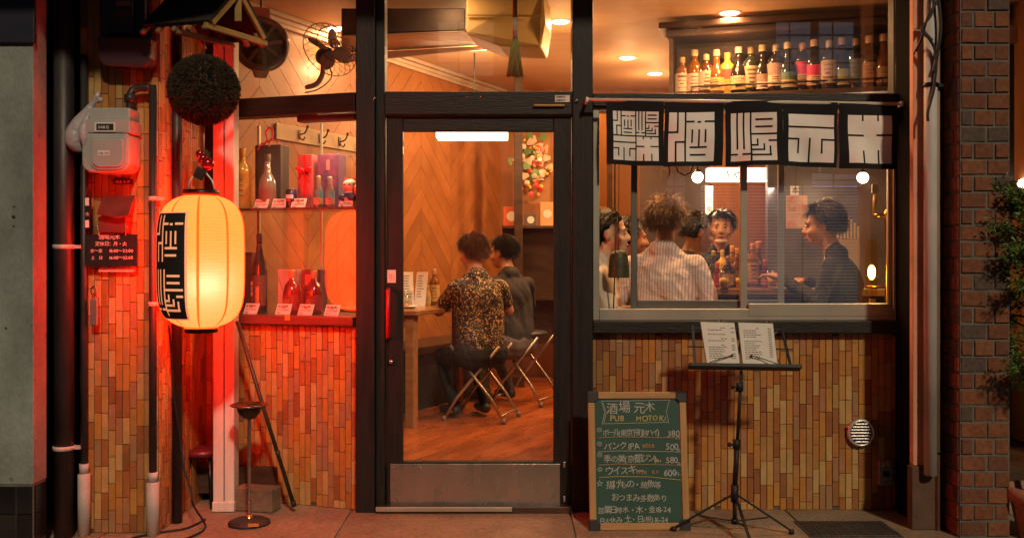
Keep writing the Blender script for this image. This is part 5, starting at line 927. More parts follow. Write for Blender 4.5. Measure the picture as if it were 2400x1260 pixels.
# coat hook rail
h0, h1 = on_wall(665, 320, .012), on_wall(836, 334, .012); hk = thing('coat_hook_rail', 'pale wooden rail with four metal coat hooks on chevron wall', 'coat rack', (h0 + h1) / 2, WALLRZ); hl_ = (h1 - h0).length / 2 + .1
MB().box((-hl_, -.014, -.05), (hl_, -.0005, .05)).build('rail', M('rail_pale', (.50, .38, .24), .5, var=.1), hk, .003)
for k in range(4):
    x = -hl_ + .22 + k * (2 * hl_ - .3) / 3.2; m = MB(); m.tube(smooth_pts([Vector((x, -.016, .0)), Vector((x, -.06, .01)), Vector((x, -.08, .045))], 4), .005, 8); m.tube(smooth_pts([Vector((x, -.016, -.01)), Vector((x, -.045, -.035)), Vector((x, -.06, -.015))], 4), .005, 8); m.ball((x, -.082, .05), .010, 10, 8); m.box((x - .012, -.019, -.03), (x + .012, -.0145, .03)); m.build('hook', M('hook_dark', (.10, .07, .05), .3, metal=.8), hk)
# ---------------------------------------------------------------- table, folding chairs seen through the door
tb = thing('wooden_table', 'wooden table with square legs inside the door at left', 'table', (X(960, 1.6), 1.62, FZ), R(-26)); M('table_wood', (.30, .14, .055), .35, var=.25, scale=5, stretch=(1, 5, 5), coat=.3)
TZ = .745; MB().box((-.62, -.36, TZ - .03), (.27, .36, TZ)).build('tabletop', mt['table_wood'], tb, .005)
for x, y in ((.20, -.30), (.20, .30), (-.55, -.30), (-.55, .30)): MB().box((x - .03, y - .03, 0), (x + .03, y + .03, TZ - .031)).build('leg', mt['table_wood'], tb, .003)
MB().box((-.52, -.315, TZ - .11), (.17, -.285, TZ - .031)).build('apron', mt['table_wood'], tb, .002)
def chair(label, loc, rz):
    o = thing('folding_stool', label, 'stool', loc, rz, 'folding stools at the table'); M('stool_tube', (.42, .33, .24), .35, metal=.7); h = .50
    for s_ in (-1, 1):
        x = s_ * .16
        MB().tube([(x, -.21, .012), (x * .97, -.12, .16), (x * .92, .17, h)], .0105, 10).build('leg', mt['stool_tube'], o); MB().tube([(x * .93, .21, .012), (x * .9, .12, .16), (x * .86, -.17, h)], .0105, 10).build('leg', mt['stool_tube'], o)
        for y in (-.21, .21): MB().tube([(x * (1 if y < 0 else .93), y, .0), (x * (1 if y < 0 else .93), y * .985, .035)], .0145, 10).build('foot_cap', M('footcap', (.2, .16, .13), .6), o)
    for y, k in ((-.19, .98), (.19, .92)): MB().tube([(-.16 * k, y, .05), (.16 * k, y, .05)], .008, 8).build('stretcher', mt['stool_tube'], o)
    MB().lathe([(0, h + .035), (.15, h + .035), (.17, h + .022), (.168, h + .004), (0, h + .002)], 28).build('seat', M('seat_black', (.015, .013, .012), .5), o)
    return o
c1 = Vector((X(1128, 1.50), 1.58, FZ)); c2_ = Vector((X(1232, 2.2), 2.32, FZ))
chair('nearer folding stool with crossed tube legs under floral shirt person', c1, R(72)); chair('farther folding stool with crossed tube legs inside the door', c2_, R(62))
mn2 = thing('standing_menu', 'cream folded menu card standing on the inside table', 'menu', (tb.location.x - .02, tb.location.y + .05, FZ + TZ + .001), R(-8))
_p = P(970, 668, 1.75); mn2.location = (_p.x, 1.75, FZ + TZ + .001)
for s_, ry in ((-1, .35), (1, -.2)):
    T = Matrix.Rotation(ry, 4, 'Z'); MB().box((0 if s_ > 0 else -.085, -.001, 0), (.085 if s_ > 0 else 0, .001, .24), T @ Matrix.Rotation(R(-12), 4, 'X')).build('menu_leaf', mt['paper'], mn2)
    m = MB()
    for k in range(9): z = .21 - k * .018; x0 = .015 if s_ > 0 else -.07; m.box((x0, -.0022, z), (x0 + random.uniform(.025, .055), -.0012, z + .005), T @ Matrix.Rotation(R(-12), 4, 'X'))
    m.build('menu_print', M('print_grey'), mn2)
bottle('whisky', 'amber whisky bottle standing on the inside table', (P(1018, 690, 1.9).x, 1.9, FZ + TZ + .001), .95, 'liq_amber', (.5, .33, .12), (.5, .33, .15), None); bottle('small', 'small sauce bottle beside the whisky on the inside table', (P(1003, 690, 1.85).x, 1.85, FZ + TZ + .001), .9, 'liq_gold', (.5, .4, .15), (.45, .3, .1), None)
pt = thing('food_plate', 'small white plate of food on the inside table', 'plate', (P(952, 690, 1.5).x, 1.5, FZ + TZ + .001)); MB().lathe([(0, .004), (.05, .004), (.075, .016), (.077, .014), (.05, .0), (0, 0)], 28).build('dish', mt['white'], pt); m = MB(); [m.ball((random.uniform(-.03, .03), random.uniform(-.03, .03), .014), (.016, .016, .012), 8, 6) for _ in range(7)]; m.build('food', M('food', (.45, .22, .07), .6), pt)
gs = thing('drink_glass', 'clear drinking glass on the inside table edge', 'glass', (P(956, 690, 1.65).x, 1.68, FZ + TZ + .001)); MB().lathe([(0, 0), (.026, 0), (.032, .11), (.030, .11), (.025, .006), (0, .006)], 20).build('tumbler', mt['bottle_clear'], gs)
# back of the room behind the door: paper lamp, festive rake ornament, shelf clutter, dark curtain
lb2 = thing('paper_ceiling_lamp', 'bright rectangular paper lamp seen at the top of the door glass', 'lamp', P(1112, 316, 2.3)); MB().box((-.28, -.1, -.035), (.25, .1, .09)).build('shade', M_emit('paper_glow', (1, .66, .36), 2.6), lb2, .01); MB().tube([(0, 0, .09), (0, 0, CZ - P(0, 316, 2.3).z)], .006, 6).build('cord', mt['rubber'], lb2); lamp('paper_lamp_light', 'POINT', (.05, -.05, -.12), 2.6, WARM, lb2, .08)
kd = thing('rake_ornament', 'festive red gold and white rake ornament on the back wall', 'ornament', P(1248, 390, 3.4)); cols_ = [(.6, .03, .03), (.65, .5, .35), (.7, .42, .08), (.62, .58, .5), (.15, .3, .1), (.62, .25, .05)]
random.seed(31)
for k in range(80):
    r_ = .17 * math.sqrt(random.random()); a = random.uniform(0, 6.28); c_ = cols_[k % 6]; T = Matrix.Translation((r_ * math.cos(a), -.03 - random.random() * .05, r_ * 1.5 * math.sin(a))) @ Euler((random.uniform(-.4, .4), random.uniform(-2, 2), random.uniform(-.4, .4))).to_matrix().to_4x4() @ Matrix.Scale(.7, 4); m = MB()
    if k % 3 == 0: m.lathe([(0, .004), (.03, .003), (.034, 0)], 14, M_=T @ Matrix.Rotation(R(90), 4, 'X'))
    elif k % 3 == 1: m.prism([(-.02, 0), (.02, 0), (.05, .08), (0, .095), (-.05, .08)], -.002, .002, T)
    else: m.ball((0, 0, 0), (.022, .018, .028), 10, 8); m.v = [tuple(T @ Vector(v)) for v in m.v]
    m.build('charm', M('kuma%d' % (k % 6), c_, .45), kd)
MB().box((-.15, -.01, -.32), (.15, .0, .25)).build('backing', M('kuma_back', (.3, .14, .05), .7), kd)
sh = thing('back_shelf', 'narrow dark shelf with boxes at the back of the room', 'shelf', P(1260, 530, 3.3)); MB().box((-.3, -.12, -.02), (.4, .12, 0)).build('board', mt['dark_wood'], sh); MB().box((-.3, -.10, -.62), (.4, .12, -.6)).build('board', mt['dark_wood'], sh); MB().box((-.3, .1, -1.0), (.4, .12, .0)).build('back_panel', mt['dark_wood'], sh)
for k, (dx, w_, h_, c_, nm) in enumerate(((-.22, .14, .16, (.55, .10, .03), 'orange red box at the left of the back shelf'), (-.06, .10, .10, (.10, .09, .10), 'small black box in the middle of back shelf'), (.08, .12, .20, (.55, .36, .18), 'tall buff box at the right of back shelf'))):
    p = P(1260, 530, 3.3) + Vector((dx, -.03, .001)); o = thing('shelf_box', nm, 'box', p, 0); MB().box((-w_ / 2, -.05, 0), (w_ / 2, .05, h_)).build('carton', M('sb%d' % k, c_, .5, var=.1), o, .002); MB().lathe([(0, .0512), (w_ * .3, .0512)], 20, M_=Matrix.Translation((0, 0, h_ * .5)) @ Matrix.Rotation(R(90), 4, 'X')).build('printed_ring', mt['paper'], o)
pc = thing('picture_frame', 'small framed pictures hanging left of rake ornament', 'picture', P(1130, 335, 3.85)); MB().box((-.12, -.02, -.10), (.12, 0, .10)).build('frame', mt['dark_wood'], pc, .002); MB().box((-.10, -.023, -.08), (.10, -.0205, .08)).build('print', M('pict', (.5, .38, .25), .6, c2=(.12, .06, .03), scale=8), pc)
cu_ = thing('cupboard_post', 'black wooden post standing inside between door and bar', 'post', (X(1215, 3.2), 3.2, FZ)); MB().box((-.035, -.035, 0), (.035, .035, CZ - FZ - .002)).build('shaft', mt['dark_wood'], cu_, .004); MB().box((-.05, -.05, 0), (.05, .05, .1)).build('base', mt['dark_wood'], cu_, .004)
# ---------------------------------------------------------------- bar seen through the sliding window
ctr = thing('bar_counter', 'wooden bar counter inside the sliding window', 'counter', (X(1700, 1.1), .98, FZ), R(-12)); MB().box((-.75, -.20, .86), (1.35, .22, .90)).build('counter_top', mt['counter_wood'], ctr, .005); MB().box((-.72, -.05, 0), (1.3, .18, .859)).build('counter_front', mt['dark_wood'], ctr)
CT = FZ + .9006
k = 0
for px, Yb, kd_, gl_, lc_, cp_, nm, sc in ((1681, .90, 'small', 'liq_red', (.4, .05, .05), (.5, .1, .05), 'red sauce bottle at the left end of the bar counter', 1.0), (1693, .98, 'whisky', 'liq_gold', (.6, .5, .2), (.55, .4, .1), 'yellow liqueur bottle on the bar counter', .85), (1706, .88, 'squat', 'liq_dark', (.5, .35, .2), (.2, .1, .05), 'squat dark bottle on the bar counter', .9), (1716, 1.02, 'whisky', 'liq_amber', (.45, .25, .1), (.6, .3, .1), 'amber bottle with orange cap on the bar counter', .95), (1728, .92, 'round', 'liq_brown', (.3, .15, .08), (.5, .25, .1), 'brown round bottle by the middle sash stile', .85), (1764, .95, 'whisky', 'liq_amber', (.55, .3, .1), (.55, .25, .1), 'amber bottle just right of the middle sash stile', 1.0), (1778, 1.0, 'round', 'liq_brown', (.5, .22, .12), (.5, .2, .1), 'brown bottle second right of middle sash stile', 1.0), (1793, .92, 'small', 'liq_red', (.55, .2, .12), (.4, .1, .08), 'small red bottle behind the right sash', 1.1), (1672, 1.05, 'round', 'liq_green', (.4, .36, .2), (.3, .25, .1), 'green bottle behind the striped shirt man', .8)):
    bottle(kd_, nm, (X(px, Yb), Yb, CT - .0), sc, gl_, lc_, cp_, 'bottles on the bar counter')
for px, Yb, nm in ((1697, .80, 'left'), (1735, .83, 'middle'), (1810, .84, 'right')):
    o = thing('bar_glass', '%s clear tumbler on the bar counter' % nm, 'glass', (X(px, Yb), Yb, CT)); MB().lathe([(0, 0), (.026, 0), (.033, .10), (.031, .10), (.025, .006), (0, .006)], 20).build('tumbler', mt['bottle_clear'], o); MB().lathe([(0, .007), (.0255, .007), (.029, .06), (0, .06)], 18).build('drink', mt['liq_gold'], o)
# globe lamps, poster; light box and banner stand in for street reflections
lbx = thing('mirrored_light_box', 'long bright white light box above the bar, standing in for a street reflection', 'sign', P(1766, 410, 2.6)); a, c = P(1657, 426, 2.6) - P(1766, 410, 2.6), P(1876, 394, 2.6) - P(1766, 410, 2.6); MB().box((a.x, -.05, a.z), (c.x, .05, c.z)).build('light_panel', M_emit('box_glow', (1, .86, .70), 1.5), lbx, .004); text_mesh('sign_lettering', 'きぬ', .085, M('sign_green', (.03, .06, .04), .6), lbx, Matrix.Translation((a.x + .10, -.0515, a.z + .015))); m = MB(); [m.tube([(x, 0, c.z), (x, 0, CZ - P(0, 410, 2.6).z)], .006, 6) for x in (-.3, .3)]; m.build('hanger', mt['black_metal'], lbx); lamp('box_light', 'AREA', (0, -.06, -.06), 4, (1, .75, .5), lbx, .3, rot=(R(50), 0, 0))
for px, py, nm in ((1635, 415, 'left'), (2022, 416, 'right')):
    o = thing('globe_lamp', '%s round white globe lamp glowing above the bar' % nm, 'lamp', P(px, py, 1.9)); MB().ball((0, 0, 0), .040, 20, 14).build('globe', mt.get('globe_glow') or M_emit('globe_glow', (1, .80, .55), 4.5), o); MB().tube([(0, 0, .038), (0, 0, CZ - P(px, py, 1.9).z)], .005, 6).build('cord', mt['rubber'], o); MB().lathe([(.0, .055), (.02, .05), (.026, .034)], 16).build('fitter', mt['black_metal'], o); lamp('globe_light', 'POINT', (0, -.06, -.06), 7.0, (1, .60, .30), o, .04)
bn = thing('mirrored_banner', 'narrow white banner with blue characters, standing in for a street reflection', 'banner', P(1661, 490, 2.0)); a, c = P(1653, 545, 2.0) - P(1661, 490, 2.0), P(1671, 434, 2.0) - P(1661, 490, 2.0); MB().box((a.x, -.002, a.z), (c.x, .002, c.z)).build('strip', M('banner_white', (.72, .72, .78), .7, emit=(.8, .8, 1), es=.0), bn)
for k, t_ in enumerate('本格炭火肉'): text_mesh('banner_character', t_, .046, M('banner_blue', (.05, .08, .25), .7), bn, Matrix.Translation((a.x + .004, -.003, c.z - .055 - k * .065)))
MB().tube([(a.x, 0, c.z), (c.x, 0, c.z)], .005, 8).build('top_rod', mt['black_metal'], bn); MB().tube([((a.x + c.x) / 2, 0, c.z), ((a.x + c.x) / 2, 0, CZ - P(1661, 490, 2.0).z)], .002, 6).build('string', mt['rubber'], bn)
po = thing('photo_poster', 'poster of red food photographs behind the right sash', 'poster', P(1865, 485, 2.2)); a, c = P(1843, 535, 2.2) - P(1865, 485, 2.2), P(1892, 458, 2.2) - P(1865, 485, 2.2); MB().box((a.x, -.004, a.z), (c.x, .004, c.z)).build('sheet', M('poster_pink', (.5, .32, .30), .5, var=.1), po)
for i in range(2):
    for j in range(4): w_, h_ = (c.x - a.x) / 2, (c.z - a.z) / 4; MB().box((a.x + i * w_ + .006, -.0055, a.z + j * h_ + .006), (a.x + (i + 1) * w_ - .006, -.0042, a.z + (j + 1) * h_ - .006)).build('food_photo', M('fp%d' % ((i + j) % 3), [(.40, .10, .05), (.45, .25, .2), (.3, .07, .05)][(i + j) % 3], .5, c2=(.55, .4, .3), scale=25), po)
a, c = P(1853, 457, 2.2) - P(1865, 485, 2.2), P(1872, 436, 2.2) - P(1865, 485, 2.2); MB().box((a.x, -.004, a.z), (c.x, .004, c.z)).build('header_card', mt['white'], po); text_mesh('header_character', '本', .062, mt['ink'], po, Matrix.Translation((a.x + .002, -.005, a.z + .012))); MB().tube([(0, 0, c.z), (0, 0, CZ - P(1865, 485, 2.2).z)], .002, 6).build('string', mt['rubber'], po)
# dark wood partition behind the bar, upper cabinets
m = MB(); m.box((X(1500, 2.9), 2.9, FZ), (X(1660, 2.9), 2.98, 2.3)); tag(m.build('bar_partition', M('part_dark', (.05, .03, .022), .5, var=.3, scale=4)), 'dark partition behind the grey haired man', 'partition')
m = MB(); m.box((X(1800, 2.5), 2.5, FZ), (X(2140, 2.5), 2.58, 2.3)); tag(m.build('bar_partition', M('part_grey', (.11, .10, .105), .4, var=.3, scale=3)), 'grey partition behind the right window sash', 'partition')
m = MB(); m.box((X(1425, 1.6), 1.6, FZ), (X(1436, 1.6), 1.68, 2.32)); m.box((X(1440, 1.6), 1.6, FZ), (X(1444, 1.6), 1.66, 2.32)); tag(m.build('door_post', mt['dark_wood']), 'slim dark door post behind the woman at the left sash', 'post')
m = MB(); m.box((X(1330, 1.75), 1.75, FZ), (X(1500, 1.75), 1.80, 2.3)); tag(m.build('wood_screen', M('screen_wood', (.40, .17, .055), .4, c2=(.32, .13, .04), scale=4, stretch=(5, 1, .5))), 'orange wood screen behind the woman at the left sash', 'screen')
bc = thing('bead_screen', 'cream screen of turned bead strings behind the right sash', 'screen', P(1978, 565, 1.6)); z0_, z1_ = Z(560, 1.6) - P(1978, 565, 1.6).z, Z(462, 1.6) - P(1978, 565, 1.6).z; M('bead_cream', (.70, .60, .40), .5)
for k in range(11):
    x = X(1932 + k * 8, 1.6) - P(1978, 565, 1.6).x; top = z1_ - .045 * max(0, k - 2) * .55; m = MB(); pr = []; n = 9
    for i in range(n * 4 + 1): t = i / (n * 4); pr.append((0.005 + .0045 * abs(math.sin(t * n * math.pi)), z0_ + (top - z0_) * t))
    m.lathe(pr, 8, (x, 0, 0)); m.build('bead_string', mt['bead_cream'], bc)
a, c = P(1932, 668, 1.6) - P(1978, 565, 1.6), P(2014, 561, 1.6) - P(1978, 565, 1.6); MB().box((a.x, -.01, FZ - P(0, 565, 1.6).z), (c.x, .01, c.z)).build('lower_panel', mt['bead_cream'], bc, .003)
bt = thing('brass_tower', 'polished brass beer tower post at the right inside the window', 'beer tower', (X(2080, .42), .42, 0)); zc = Z(690, .42); M('brass_pol', (.75, .42, .10), .2, metal=1); M('brass_pol')
MB().lathe([(0, .97), (.05, .97), (.05, .985), (.02, .995), (.014, 1.0), (.014, Z(515, .42)), (.022, Z(512, .42)), (.022, Z(500, .42)), (.010, Z(490, .42)), (0, Z(488, .42))], 20).build('column', mt['brass_pol'], bt); MB().tube([(-.12, 0, Z(672, .42)), (.02, 0, Z(672, .42))], .010, 10).build('cross_pipe', mt['brass_pol'], bt); MB().tube([(-.075, 0, Z(505, .42)), (.0, 0, Z(505, .42))], .012, 10).build('tap_arm', mt['brass_pol'], bt); MB().tube([(-.075, 0, Z(505, .42)), (-.068, 0, Z(455, .42))], [.008, .012], 10).build('tap_handle', M('tapwood', (.5, .25, .06), .3), bt); MB().cbox((-.07, 0, Z(442, .42)), (.035, .02, .05)).build('tap_badge', mt['alu'], bt, .004); MB().box((-.2, -.05, .90), (.06, .08, .969)).build('drip_tray', mt['dark_wood'], bt)
gl = thing('glass_table_lamp', 'glowing amber glass lamp in the right corner of the window', 'lamp', (X(2043, .36), .36, .97)); MB().lathe([(0, 0), (.045, 0), (.045, .02), (.02, .03), (.02, Z(700, .36) - .97)], 20).build('foot', mt['brass_pol'], gl); zl = Z(638, .36) - .97; MB().ball((0, 0, zl), (.020, .020, .040), 18, 12).build('bulb', M_emit('bulb_yellow', (1, .72, .25), 16), gl); MB().lathe([(.030, Z(690, .36) - .97), (.034, zl), (.032, Z(580, .36) - .97), (.024, Z(560, .36) - .97)], 20).build('chimney', M_glass('amber_glass', (.95, .8, .35), .06), gl); lamp('amber_light', 'POINT', (0, -.05, zl), 1.6, (1, .66, .2), gl, .03)
# wind bell and its rod in the open gap
wbell = thing('wind_bell', 'green cast iron wind bell hanging in the open window gap', 'bell', P(1450, 620, .02)); b0 = P(1450, 620, .02); M('bell_green', (.045, .048, .018), .5, var=.3, scale=20, bump=.3, bscale=80); pr = [(0, .085), (.008, .085), (.010, .074), (.028, .070), (.042, .058), (.048, .03), (.052, -.02), (.054, -.06), (.051, -.066), (.046, -.062), (.044, .02), (.035, .05), (0, .06)]
pr2 = []
for i in range(len(pr) - 1):
    for j in range(4): t = j / 4; pr2.append((pr[i][0] + (pr[i + 1][0] - pr[i][0]) * t + (.0012 if (i * 4 + j) % 2 and 3 < i < 8 else 0), pr[i][1] + (pr[i + 1][1] - pr[i][1]) * t))
MB().lathe(pr2 + [pr[-1]], 28).build('bell_body', mt['bell_green'], wbell); MB().tube([(0, 0, .085), (.002, 0, Z(262.5) - b0.z)], .0015, 6).build('string', mt['rubber'], wbell); MB().tube([(0, 0, .06), (0, 0, -.075)], .003, 6).build('clapper', mt['rubber'], wbell)
m = MB(); m.tube([P(1438, 722, -.005), P(1444, 535, -.02)], .0035, 8); tag(m.build('thin_rod', mt['rubber']), 'thin dark rod standing before the green wind bell', 'rod')
# dark bench along the chevron wall, added to darken the space behind the table
bq = Vector((X(985, 2.35), 2.35, FZ)); bnch = thing('dark_bench', 'dark wooden bench added along the chevron wall to darken behind the table', 'bench', bq, WALLRZ)
MB().box((-.75, -.25, .40), (.75, .15, .45)).build('seat', mt['dark_wood'], bnch, .004); MB().box((-.74, -.20, 0), (.74, .13, .399)).build('front_board', mt['rubber'], bnch)
# ---------------------------------------------------------------- people
def sd_caps(p, a, b, ra, rb):
    ab = b - a; t = np.clip(((p - a) @ ab) / max(1e-9, ab @ ab), 0, 1); return np.linalg.norm(p - (a + t[:, None] * ab), axis=1) - (ra + (rb - ra) * t)
class Body:
    """one continuous body surface: rounded volumes fused by a voxel remesh, each face takes the material of the volume nearest to it"""
    def __init__(s): s.pr = []; s.T = Matrix()
    def cap(s, a, b, ra, rb, mat): s.pr.append(('c', s.T @ Vector(a), s.T @ Vector(b), ra, rb, mat)); return s
    def ell(s, c, r, mat, rot=None):
        m = s.T @ Matrix.Translation(c) @ (rot.to_matrix().to_4x4() if rot else Matrix()); s.pr.append(('e', m, r, mat)); return s
    def hand(s, w, d, mat, curl=.5, side=1, up=Vector((0, 0, 1))):     # palm, four unequal bent fingers and a thumb from the palm's side
        w = Vector(w); d = Vector(d).normalized(); x = d.cross(up).normalized(); n = x.cross(d).normalized(); L_ = .085
        s.cap(w, w + d * .06, .022, .026, mat); s.cap(w + d * .03 - x * .022, w + d * .078 - x * .028, .013, .012, mat); s.cap(w + d * .03 + x * .022, w + d * .078 + x * .028, .013, .012, mat)
        for k, l in enumerate((.066, .076, .072, .056)):
            o = w + d * .075 + x * (k - 1.5) * .019; d2 = (d - n * curl).normalized(); d3 = (d - n * curl * 2.6).normalized(); s.cap(o, o + d2 * l * .55, .0095, .009, mat); s.cap(o + d2 * l * .55, o + d2 * l * .55 + d3 * l * .45, .009, .0075, mat)
        o = w + d * .025 + x * side * .026; t1 = (d + x * side * 1.0 - n * .3).normalized(); s.cap(o, o + t1 * .04, .012, .010, mat); s.cap(o + t1 * .04, o + t1 * .04 + (d + x * side * .3 - n * .5).normalized() * .03, .010, .008, mat)
    def head(s, c, yaw, pitch, skin, k=1.0, roll=0):
        T0 = s.T; s.T = T0 @ Matrix.Translation(c) @ Euler((pitch, roll, yaw), 'XYZ').to_matrix().to_4x4() @ Matrix.Scale(k, 4); H_ = s.T.copy()
        s.ell((0, -.012, .035), (.074 * k, .092 * k, .085 * k), skin); s.ell((0, .025, -.025), (.062 * k, .068 * k, .078 * k), skin); s.ell((0, .05, -.078), (.040 * k, .038 * k, .030 * k), skin)
        s.cap((0, .088, .012), (0, .108, -.026), .008 * k, .0125 * k, skin); s.cap((-.012, .098, -.030), (.012, .098, -.030), .009 * k, .009 * k, skin); s.cap((-.035, .077, .022), (.035, .077, .022), .014 * k, .014 * k, skin)
        s.cap((-.016, .087, -.058), (.016, .087, -.058), .0085 * k, .0085 * k, skin); s.cap((-.012, .084, -.069), (.012, .084, -.069), .009 * k, .009 * k, skin)
        for e in (-1, 1): s.ell((e * .074, -.008, -.004), (.010 * k, .019 * k, .031 * k), skin, Euler((0, 0, e * -.3))); s.ell((e * .038, .06, -.03), (.026 * k, .026 * k, .026 * k), skin)
        s.T = T0; return H_
    def build(s, name, parent, mats, vox=.0075):
        m = MB()
        for q in s.pr:
            if q[0] == 'c':
                a, b, ra, rb = q[1:5]; d = (b - a); L_ = d.length; d = d.normalized() if L_ > 1e-6 else Vector((0, 0, 1)); n = 10; pts = []; rs = []
                for i in range(5): t = math.pi / 2 * (1 - i / 4); pts.append(a - d * ra * math.sin(t)); rs.append(max(1e-4, ra * math.cos(t)))
                for i in range(1, 5): t = math.pi / 2 * i / 4; pts.append(b + d * rb * math.sin(t)); rs.append(max(1e-4, rb * math.cos(t)))
                m.tube(pts, rs, 12)
            else:
                M_, r = q[1], q[2]; rot = M_.to_3x3(); rot = Matrix([rot.col[i].normalized() for i in range(3)]).transposed(); m.ball(M_.translation, r, 20, 12, rot)
        o = m.build(name, mats, parent); r_ = o.modifiers.new('r', 'REMESH'); r_.mode = 'VOXEL'; r_.voxel_size = vox; r_.use_smooth_shade = True; sm = o.modifiers.new('s', 'SMOOTH'); sm.factor = .5; sm.iterations = 4
        me = bpy.data.meshes.new_from_object(o.evaluated_get(bpy.context.evaluated_depsgraph_get())); o.modifiers.clear(); old = o.data; o.data = me; bpy.data.meshes.remove(old); me.materials.clear()
        for x in mats: me.materials.append(x)
        n = len(me.polygons); c = np.zeros(n * 3); me.polygons.foreach_get('center', c); c = c.reshape(-1, 3); best = np.full(n, 1e9); idx = np.zeros(n, dtype=np.int32)
        for q in s.pr:
            if q[0] == 'c': d = sd_caps(c, np.array(q[1]), np.array(q[2]), q[3], q[4]); k = q[5]
            else:
                M_, r, k = q[1], np.array(q[2]), q[3]; rot = M_.to_3x3(); rot = np.array(Matrix([rot.col[i].normalized() for i in range(3)])); loc = (c - np.array(M_.translation)) @ rot.T; u = np.linalg.norm(loc / r, axis=1); g = np.linalg.norm(loc / (r * r), axis=1); d = u * (u - 1) / np.maximum(g, 1e-6)
            w_ = d < best; best[w_] = d[w_]; idx[w_] = k
        cl = np.zeros(len(me.vertices), dtype=bool)                      # folds in the clothes
        for p_, k in zip(me.polygons, idx):
            if k in (1, 2): cl[list(p_.vertices)] = True
        co = np.zeros(len(me.vertices) * 3); no = np.zeros(len(me.vertices) * 3); me.vertices.foreach_get('co', co); me.vertex_normals.foreach_get('vector', no); co = co.reshape(-1, 3); no = no.reshape(-1, 3)
        for i_ in np.nonzero(cl)[0]:
            c_ = Vector(co[i_]); f_ = noise.noise(Vector((c_.x * 9, c_.y * 9, c_.z * 5 + c_.x * 4))) * .010 + abs(noise.noise(Vector((c_.x * 17 + c_.z * 9, c_.y * 17, c_.z * 7)))) * -.010; co[i_] += no[i_] * f_
        me.vertices.foreach_set('co', co.ravel())
        me.polygons.foreach_set('material_index', idx); me.polygons.foreach_set('use_smooth', np.ones(n, dtype=bool)); me.update(); return o
def hair(parent, H_, mat, n=1100, length=.05, style='short', seed=1, curl=.3):
    rnd = random.Random(seed); m = MB(); k = 1; n = int(n * 2.4)
    def onscalp(d): return Vector((d.x * .080, d.y * .098 - .012, d.z * .092 + .036))
    base = MB(); vs = []; N_, M2 = 26, 16
    def covered(d):
        if style == 'short': return d.z > (.42 if d.y > .35 else (.05 if d.y > -.1 else -.62)) and not (d.y > .55 and d.z < .62)
        return d.z > (.52 if d.y > .22 else (.0 if d.y > -.12 else -.95))
    grid = {}
    for i in range(M2 + 1):
        for j in range(N_):
            t = math.pi * i / M2; a = 2 * math.pi * j / N_; d = Vector((math.sin(t) * math.cos(a), math.sin(t) * math.sin(a), math.cos(t))); grid[i, j] = len(vs); vs.append((H_ @ (onscalp(d) * (1 if covered(d) else .93)), covered(d)))
    base.smooth = True; base.add([v[0] for v in vs], [(grid[i, j], grid[i + 1, j], grid[i + 1, (j + 1) % N_], grid[i, (j + 1) % N_]) for i in range(M2) for j in range(N_) if any(vs[grid[x]][1] for x in ((i, j), (i + 1, j), (i + 1, (j + 1) % N_), (i, (j + 1) % N_)))])
    m.smooth = True; m.add(base.v, base.f); cnt = 0
    while cnt < n:
        z = rnd.uniform(-1, 1); a = rnd.uniform(0, 6.283); q = math.sqrt(1 - z * z); d = Vector((q * math.cos(a), q * math.sin(a), z))
        if not covered(d): continue
        cnt += 1; p = onscalp(d); dn = Vector((d.x * 1.4, -.75, -.35 if d.y > -.3 else -1)) if style != 'short' else Vector((d.x * .4, -.4 + d.y * .9, -.6)); tan = (dn - d * dn.dot(d)); tan = tan.normalized() if tan.length > .05 else Vector((rnd.uniform(-1, 1), rnd.uniform(-1, 1), 0)).normalized(); tan = (tan + Vector([rnd.gauss(0, curl) for _ in range(3)])).normalized(); l = length * rnd.uniform(.5, 1.45); lift = rnd.uniform(.15, .75) if style == 'short' else rnd.uniform(0, .15)
        p1 = p + (tan + d * lift).normalized() * l * .5; p2 = p1 + (tan * .9 + d * lift * .3 - Vector((0, 0, .5))).normalized() * l * .5
        m.tube([H_ @ p, H_ @ p1, H_ @ p2], [.0017, .0014, .0005], 3)
    return m.build('hair', mat, parent)
def face(parent, H_):
    M('eye_white', (.38, .33, .29), .3); M('eye_dark', (.015, .01, .008), .2); M('lip', (.36, .10, .08), .45)
    for e in (-1, 1):
        m = MB(); m.ball((0, 0, 0), (.0115, .007, .0052), 12, 8); m.v = [tuple(H_ @ (Vector(v) + Vector((e * .030, .084, .004)))) for v in m.v]; m.build('eye', mt['eye_white'], parent); m = MB(); m.ball((0, 0, 0), (.0055, .003, .0055), 10, 8); m.v = [tuple(H_ @ (Vector(v) + Vector((e * .030, .0895, .004)))) for v in m.v]; m.build('iris', mt['eye_dark'], parent)
        m = MB(); m.tube([H_ @ Vector((e * .015, .092, .024)), H_ @ Vector((e * .032, .092, .029)), H_ @ Vector((e * .047, .080, .024))], [.003, .0032, .0015], 6); m.build('eyebrow', mt['eye_dark'], parent)
    m = MB(); m.tube([H_ @ Vector((-.022, .088, -.063)), H_ @ Vector((-.008, .096, -.061)), H_ @ Vector((.008, .096, -.061)), H_ @ Vector((.022, .088, -.063))], [.002, .0055, .0055, .002], 8); m.build('lips', mt['lip'], parent)
M('skin', (.47, .235, .135), .5, var=.07, scale=12); M('skin_pale', (.56, .32, .20), .5, var=.06, scale=12)
M('hair_black', (.012, .008, .007), .4); M('hair_grey', (.40, .27, .20), .5, c2=(.16, .105, .08), scale=30); M('hair_brown', (.10, .045, .025), .4)
